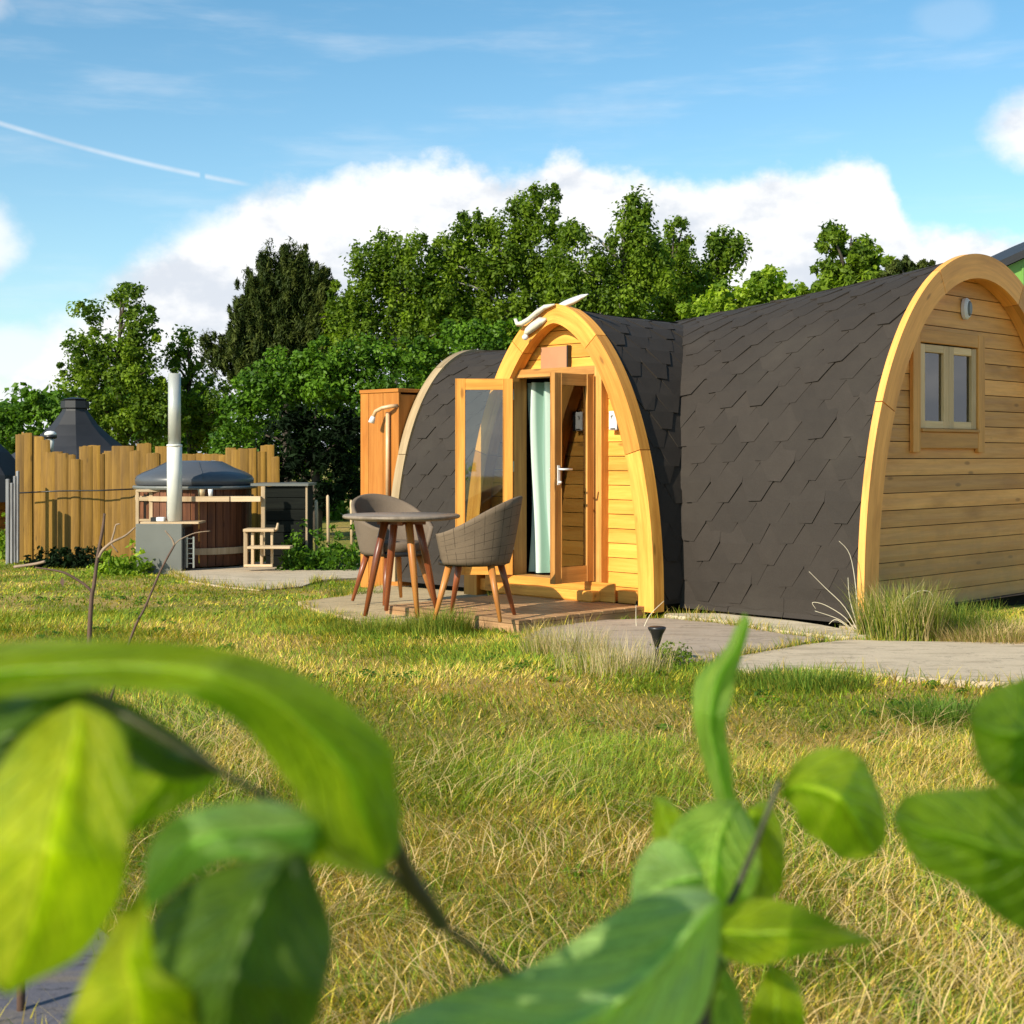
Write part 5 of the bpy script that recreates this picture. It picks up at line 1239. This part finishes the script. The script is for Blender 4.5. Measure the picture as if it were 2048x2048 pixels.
def big_leaf(nm, up_, lo_, dist, mat, parent, bulge=.02, fold=.012, seed=0, N=60, Mx=26, wav=.004, lab=None):
    """rims from base to tip, as (x, y) sight lines; dist = (base, tip) or (base, mid, tip) metres from the eye"""
    a = resample([(x, y, 0) for x, y in up_], N); c = resample([(x, y, 0) for x, y in lo_], N); r = random.Random(seed)
    ph = [r.uniform(0, 6) for _ in range(4)]; V=[]; G=[]
    for i in range(N+1):
        s_ = i/N; dd = float(np.interp(s_, np.linspace(0, 1, len(dist)), dist))
        wpx = (a[i]-c[i]).length; wm = wpx*dd/F
        for j in range(Mx+1):
            t_ = j/Mx; q = a[i].lerp(c[i], t_); m_ = 2*t_-1
            D = dd + bulge*(1-math.cos(m_*math.pi/2))*(wm/.08) - fold*math.exp(-(m_/.12)**2)*min(1, wm/.05)
            D += .0016*abs(math.sin(math.pi*(s_*9-abs(m_)*3)))*(wm/.06)
            D += wav*math.sin(s_*17+ph[0]+2*m_)*abs(m_)+wav*.7*math.sin(s_*9+m_*3+ph[1])
            V.append(at(q.x, q.y, D)); G.append((s_+seed*0, m_, seed*1.7))
    b = MB(); b.add(V, [(i*(Mx+1)+j, i*(Mx+1)+j+1, (i+1)*(Mx+1)+j+1, (i+1)*(Mx+1)+j) for i in range(N) for j in range(Mx)], gc=G, var=.5, smooth=True)
    o = b.build(nm, LF[mat], parent); 
    if lab: o['label'] = lab
    return o
def stem(L_, rr, mat, parent, nm='stem'):
    P = resample([at(x, y, d_) for x, y, d_ in L_], 24); b = MB(); b.tube(P, [rr[0]+(rr[1]-rr[0])*i/24 for i in range(25)], 8); return b.build(nm, mat, parent)
gd = lambda px, d_: (px, HZ+(CH+.10)*F/d_, d_)
t = thing('broad_leaved_shoot', at(*gd(1150, .80)), 'blurred broad leaved shoot arching in from the lower left corner', 'plant')
big_leaf('leaf', [(-150,1300),(20,1282),(180,1280),(330,1284),(470,1302),(580,1338),(680,1395),(755,1462),(786,1500),(792,1570),(803,1640),(798,1700),(760,1745)],
         [(-150,1420),(20,1395),(110,1388),(200,1378),(300,1382),(400,1404),(480,1450),(540,1520),(590,1590),(625,1650),(660,1690),(700,1718),(760,1745)], (.60,.56,.60), 'g', t, .03, .010, 1, lab='long arched mid green leaf')
big_leaf('leaf', [(150,1405),(215,1430),(250,1480),(262,1560),(255,1680),(245,1780),(205,1860),(150,1920),(70,1960),(20,1990)], [(150,1405),(80,1440),(20,1500),(-40,1600),(-70,1700),(-80,1800),(-70,1900),(-40,1960),(-10,1980),(20,1990)], (.58,.52,.56), 'y', t, .03, .008, 2, lab='large yellow green hanging leaf')
big_leaf('leaf', [(-80,1395),(30,1385),(130,1368),(230,1395),(330,1450),(400,1500),(450,1545)], [(-80,1560),(0,1560),(60,1500),(160,1470),(250,1520),(350,1560),(450,1545)], (.61,.60,.62), 'd', t, .02, .006, 3, lab='dark leaf behind the yellow one')
big_leaf('leaf', [(240,1420),(300,1470),(380,1510),(440,1540),(415,1580),(350,1620),(290,1650),(235,1680)], [(240,1420),(225,1450),(215,1500),(210,1560),(210,1600),(212,1640),(220,1660),(235,1680)], (.62,.64), 'g', t, .02, .006, 4)
big_leaf('leaf', [(640,1642),(590,1612),(520,1600),(420,1612),(340,1640),(300,1690),(288,1760),(292,1830)], [(640,1642),(640,1690),(610,1716),(540,1720),(460,1722),(400,1745),(350,1780),(292,1830)], (.60,.57,.60), 'b', t, .02, .006, 5, lab='pale bluish green leaf folded over')
big_leaf('leaf', [(610,1700),(640,1780),(668,1870),(655,1960),(630,2050),(560,2160),(480,2230)], [(560,1712),(470,1725),(390,1755),(320,1810),(285,1890),(262,1990),(300,2120),(480,2230)], (.57,.53,.56), 'd', t, .035, .010, 6, lab='big dark drooping leaf')
big_leaf('leaf', [(288,1775),(230,1840),(180,1930),(150,2000),(120,2090),(110,2200)], [(288,1775),(300,1850),(320,1940),(390,1990),(420,2080),(380,2200)], (.55,.52,.54), 'y', t, .02, .006, 7, lab='pale yellow leaf at the bottom edge')
big_leaf('leaf', [(640,1655),(700,1690),(760,1740),(800,1770),(770,1760),(720,1750)], [(640,1655),(600,1700),(610,1725),(650,1732),(690,1738),(720,1750)], (.60,.60), 'g', t, .01, .004, 8)
stem([(150,1372,.60),(260,1420,.605),(400,1520,.61),(540,1600,.62),(660,1670,.63),(780,1745,.65),(860,1830,.68),(950,1900,.71),(1030,1950,.74),(1090,2010,.755),(1170,2100,.77),(1260,2230,.79),gd(1350,.80)], (.0016,.0034), stemm, t)
stem([(690,1680,.625),(640,1620,.61),(600,1560,.60)], (.0032,.0012), stemm, t, 'leaf_stalk')
stem([(790,1690,.64),(815,1745,.65),(850,1800,.66),(880,1845,.68)], (.0040,.0048), stemm, t, 'node')
t = thing('upright_leafy_shoot', at(*gd(1440, 1.02)), 'upright fresh green shoot with a tall rolled leaf right of centre', 'plant')
big_leaf('leaf', [(1500,1640),(1470,1590),(1462,1520),(1452,1460),(1466,1380),(1484,1310),(1497,1262),(1499,1240),(1488,1226)], [(1440,1640),(1425,1580),(1405,1520),(1388,1450),(1386,1390),(1400,1345),(1448,1300),(1470,1255),(1488,1226)], (1.05,1.02,1.05), 'l', t, .03, .012, 11, lab='tall rolled light green leaf', wav=.002)
big_leaf('leaf', [(1495,1620),(1530,1600),(1560,1640),(1570,1700),(1560,1780),(1500,1830)], [(1495,1620),(1470,1660),(1455,1710),(1450,1760),(1470,1800),(1500,1830)], (1.03,.98), 'g', t, .02, .008, 12)
big_leaf('leaf', [(1480,1600),(1510,1660),(1520,1740),(1500,1800),(1460,1850),(1430,1880)], [(1480,1600),(1410,1605),(1350,1645),(1332,1710),(1360,1800),(1430,1880)], (1.0,.94,.96), 'l', t, .02, .008, 13)
big_leaf('leaf', [(1308,1590),(1340,1600),(1375,1650),(1395,1710),(1400,1770)], [(1308,1590),(1305,1650),(1308,1720),(1330,1770),(1400,1770)], (1.0,.96), 'g', t, .02, .008, 14)
big_leaf('leaf', [(1562,1590),(1590,1525),(1650,1495),(1710,1505),(1745,1550),(1768,1620),(1770,1680),(1745,1712)], [(1562,1590),(1590,1620),(1600,1650),(1620,1670),(1650,1690),(1680,1715),(1715,1720),(1745,1712)], (.98,.94,.98), 'g', t, .04, .012, 15, lab='rounded veined leaf')
big_leaf('leaf', [(1425,1860),(1450,1815),(1520,1796),(1600,1812),(1680,1850),(1757,1884)], [(1425,1860),(1440,1905),(1500,1932),(1570,1920),(1660,1900),(1757,1884)], (.92,.88,.92), 'g', t, .02, .008, 16, lab='pointed leaf reaching right')
big_leaf('leaf', [(1440,1800),(1400,1775),(1330,1775),(1250,1810),(1160,1870),(1050,1935),(900,1985),(760,2050),(650,2130)], [(1440,1800),(1440,1880),(1430,1960),(1400,2040),(1330,2120),(1220,2190),(1050,2230),(850,2220),(650,2130)], (.78,.70,.66), 'b', t, .04, .012, 17, lab='broad bluish leaf along the bottom edge')
big_leaf('leaf', [(1410,1750),(1370,1690),(1310,1680),(1270,1730),(1260,1810)], [(1410,1760),(1420,1800),(1390,1840),(1330,1850),(1260,1810)], (.88,.86), 'b', t, .02, .006, 18)
big_leaf('leaf', [(1450,1930),(1470,1960),(1490,2020),(1490,2090),(1470,2150)], [(1450,1930),(1430,1980),(1425,2040),(1440,2100),(1470,2150)], (.86,.84), 'l', t, .01, .006, 19)
big_leaf('leaf', [(1540,1925),(1590,1960),(1610,2040),(1590,2150)], [(1540,1925),(1510,1990),(1500,2070),(1590,2150)], (.96,.94), 'g', t, .01, .006, 20)
stem([(1490,1640,1.03),(1485,1720,1.0),(1470,1830,.96),(1440,1960,.95),(1430,2100,.97),gd(1440,1.02)], (.0035,.0065), stemg, t)
stem([(1560,1560,.97),(1530,1640,.96),(1490,1740,.94),(1458,1812,.93)], (.0016,.0026), stemm, t, 'leaf_stalk')
stem([(1395,1930,.93),(1400,2060,.95),gd(1400,1.0)], (.006,.010), stemm, t)
t = thing('right_edge_shoot', at(*gd(2200, .8)), 'blurred dark green leaves pushing in from the right edge', 'plant')
big_leaf('leaf', [(2200,1560),(2080,1555),(1980,1572),(1880,1580),(1810,1592),(1784,1640)], [(2200,1850),(2080,1870),(2000,1835),(1920,1770),(1840,1730),(1784,1640)], (.78,.74,.78), 'o', t, .04, .010, 22, lab='wide leaf pointing left')
big_leaf('leaf', [(2180,1360),(2110,1345),(2030,1362),(1975,1385),(1945,1420),(1938,1440)], [(2180,1575),(2090,1582),(2020,1575),(1975,1555),(1950,1500),(1938,1440)], (.80,.76,.80), 'o', t, .03, .010, 23, lab='upper rounded leaf')
stem([(2080,1570,.78),(2140,1640,.79),(2190,1800,.8),gd(2200,.8)], (.002,.004), stemg, t)
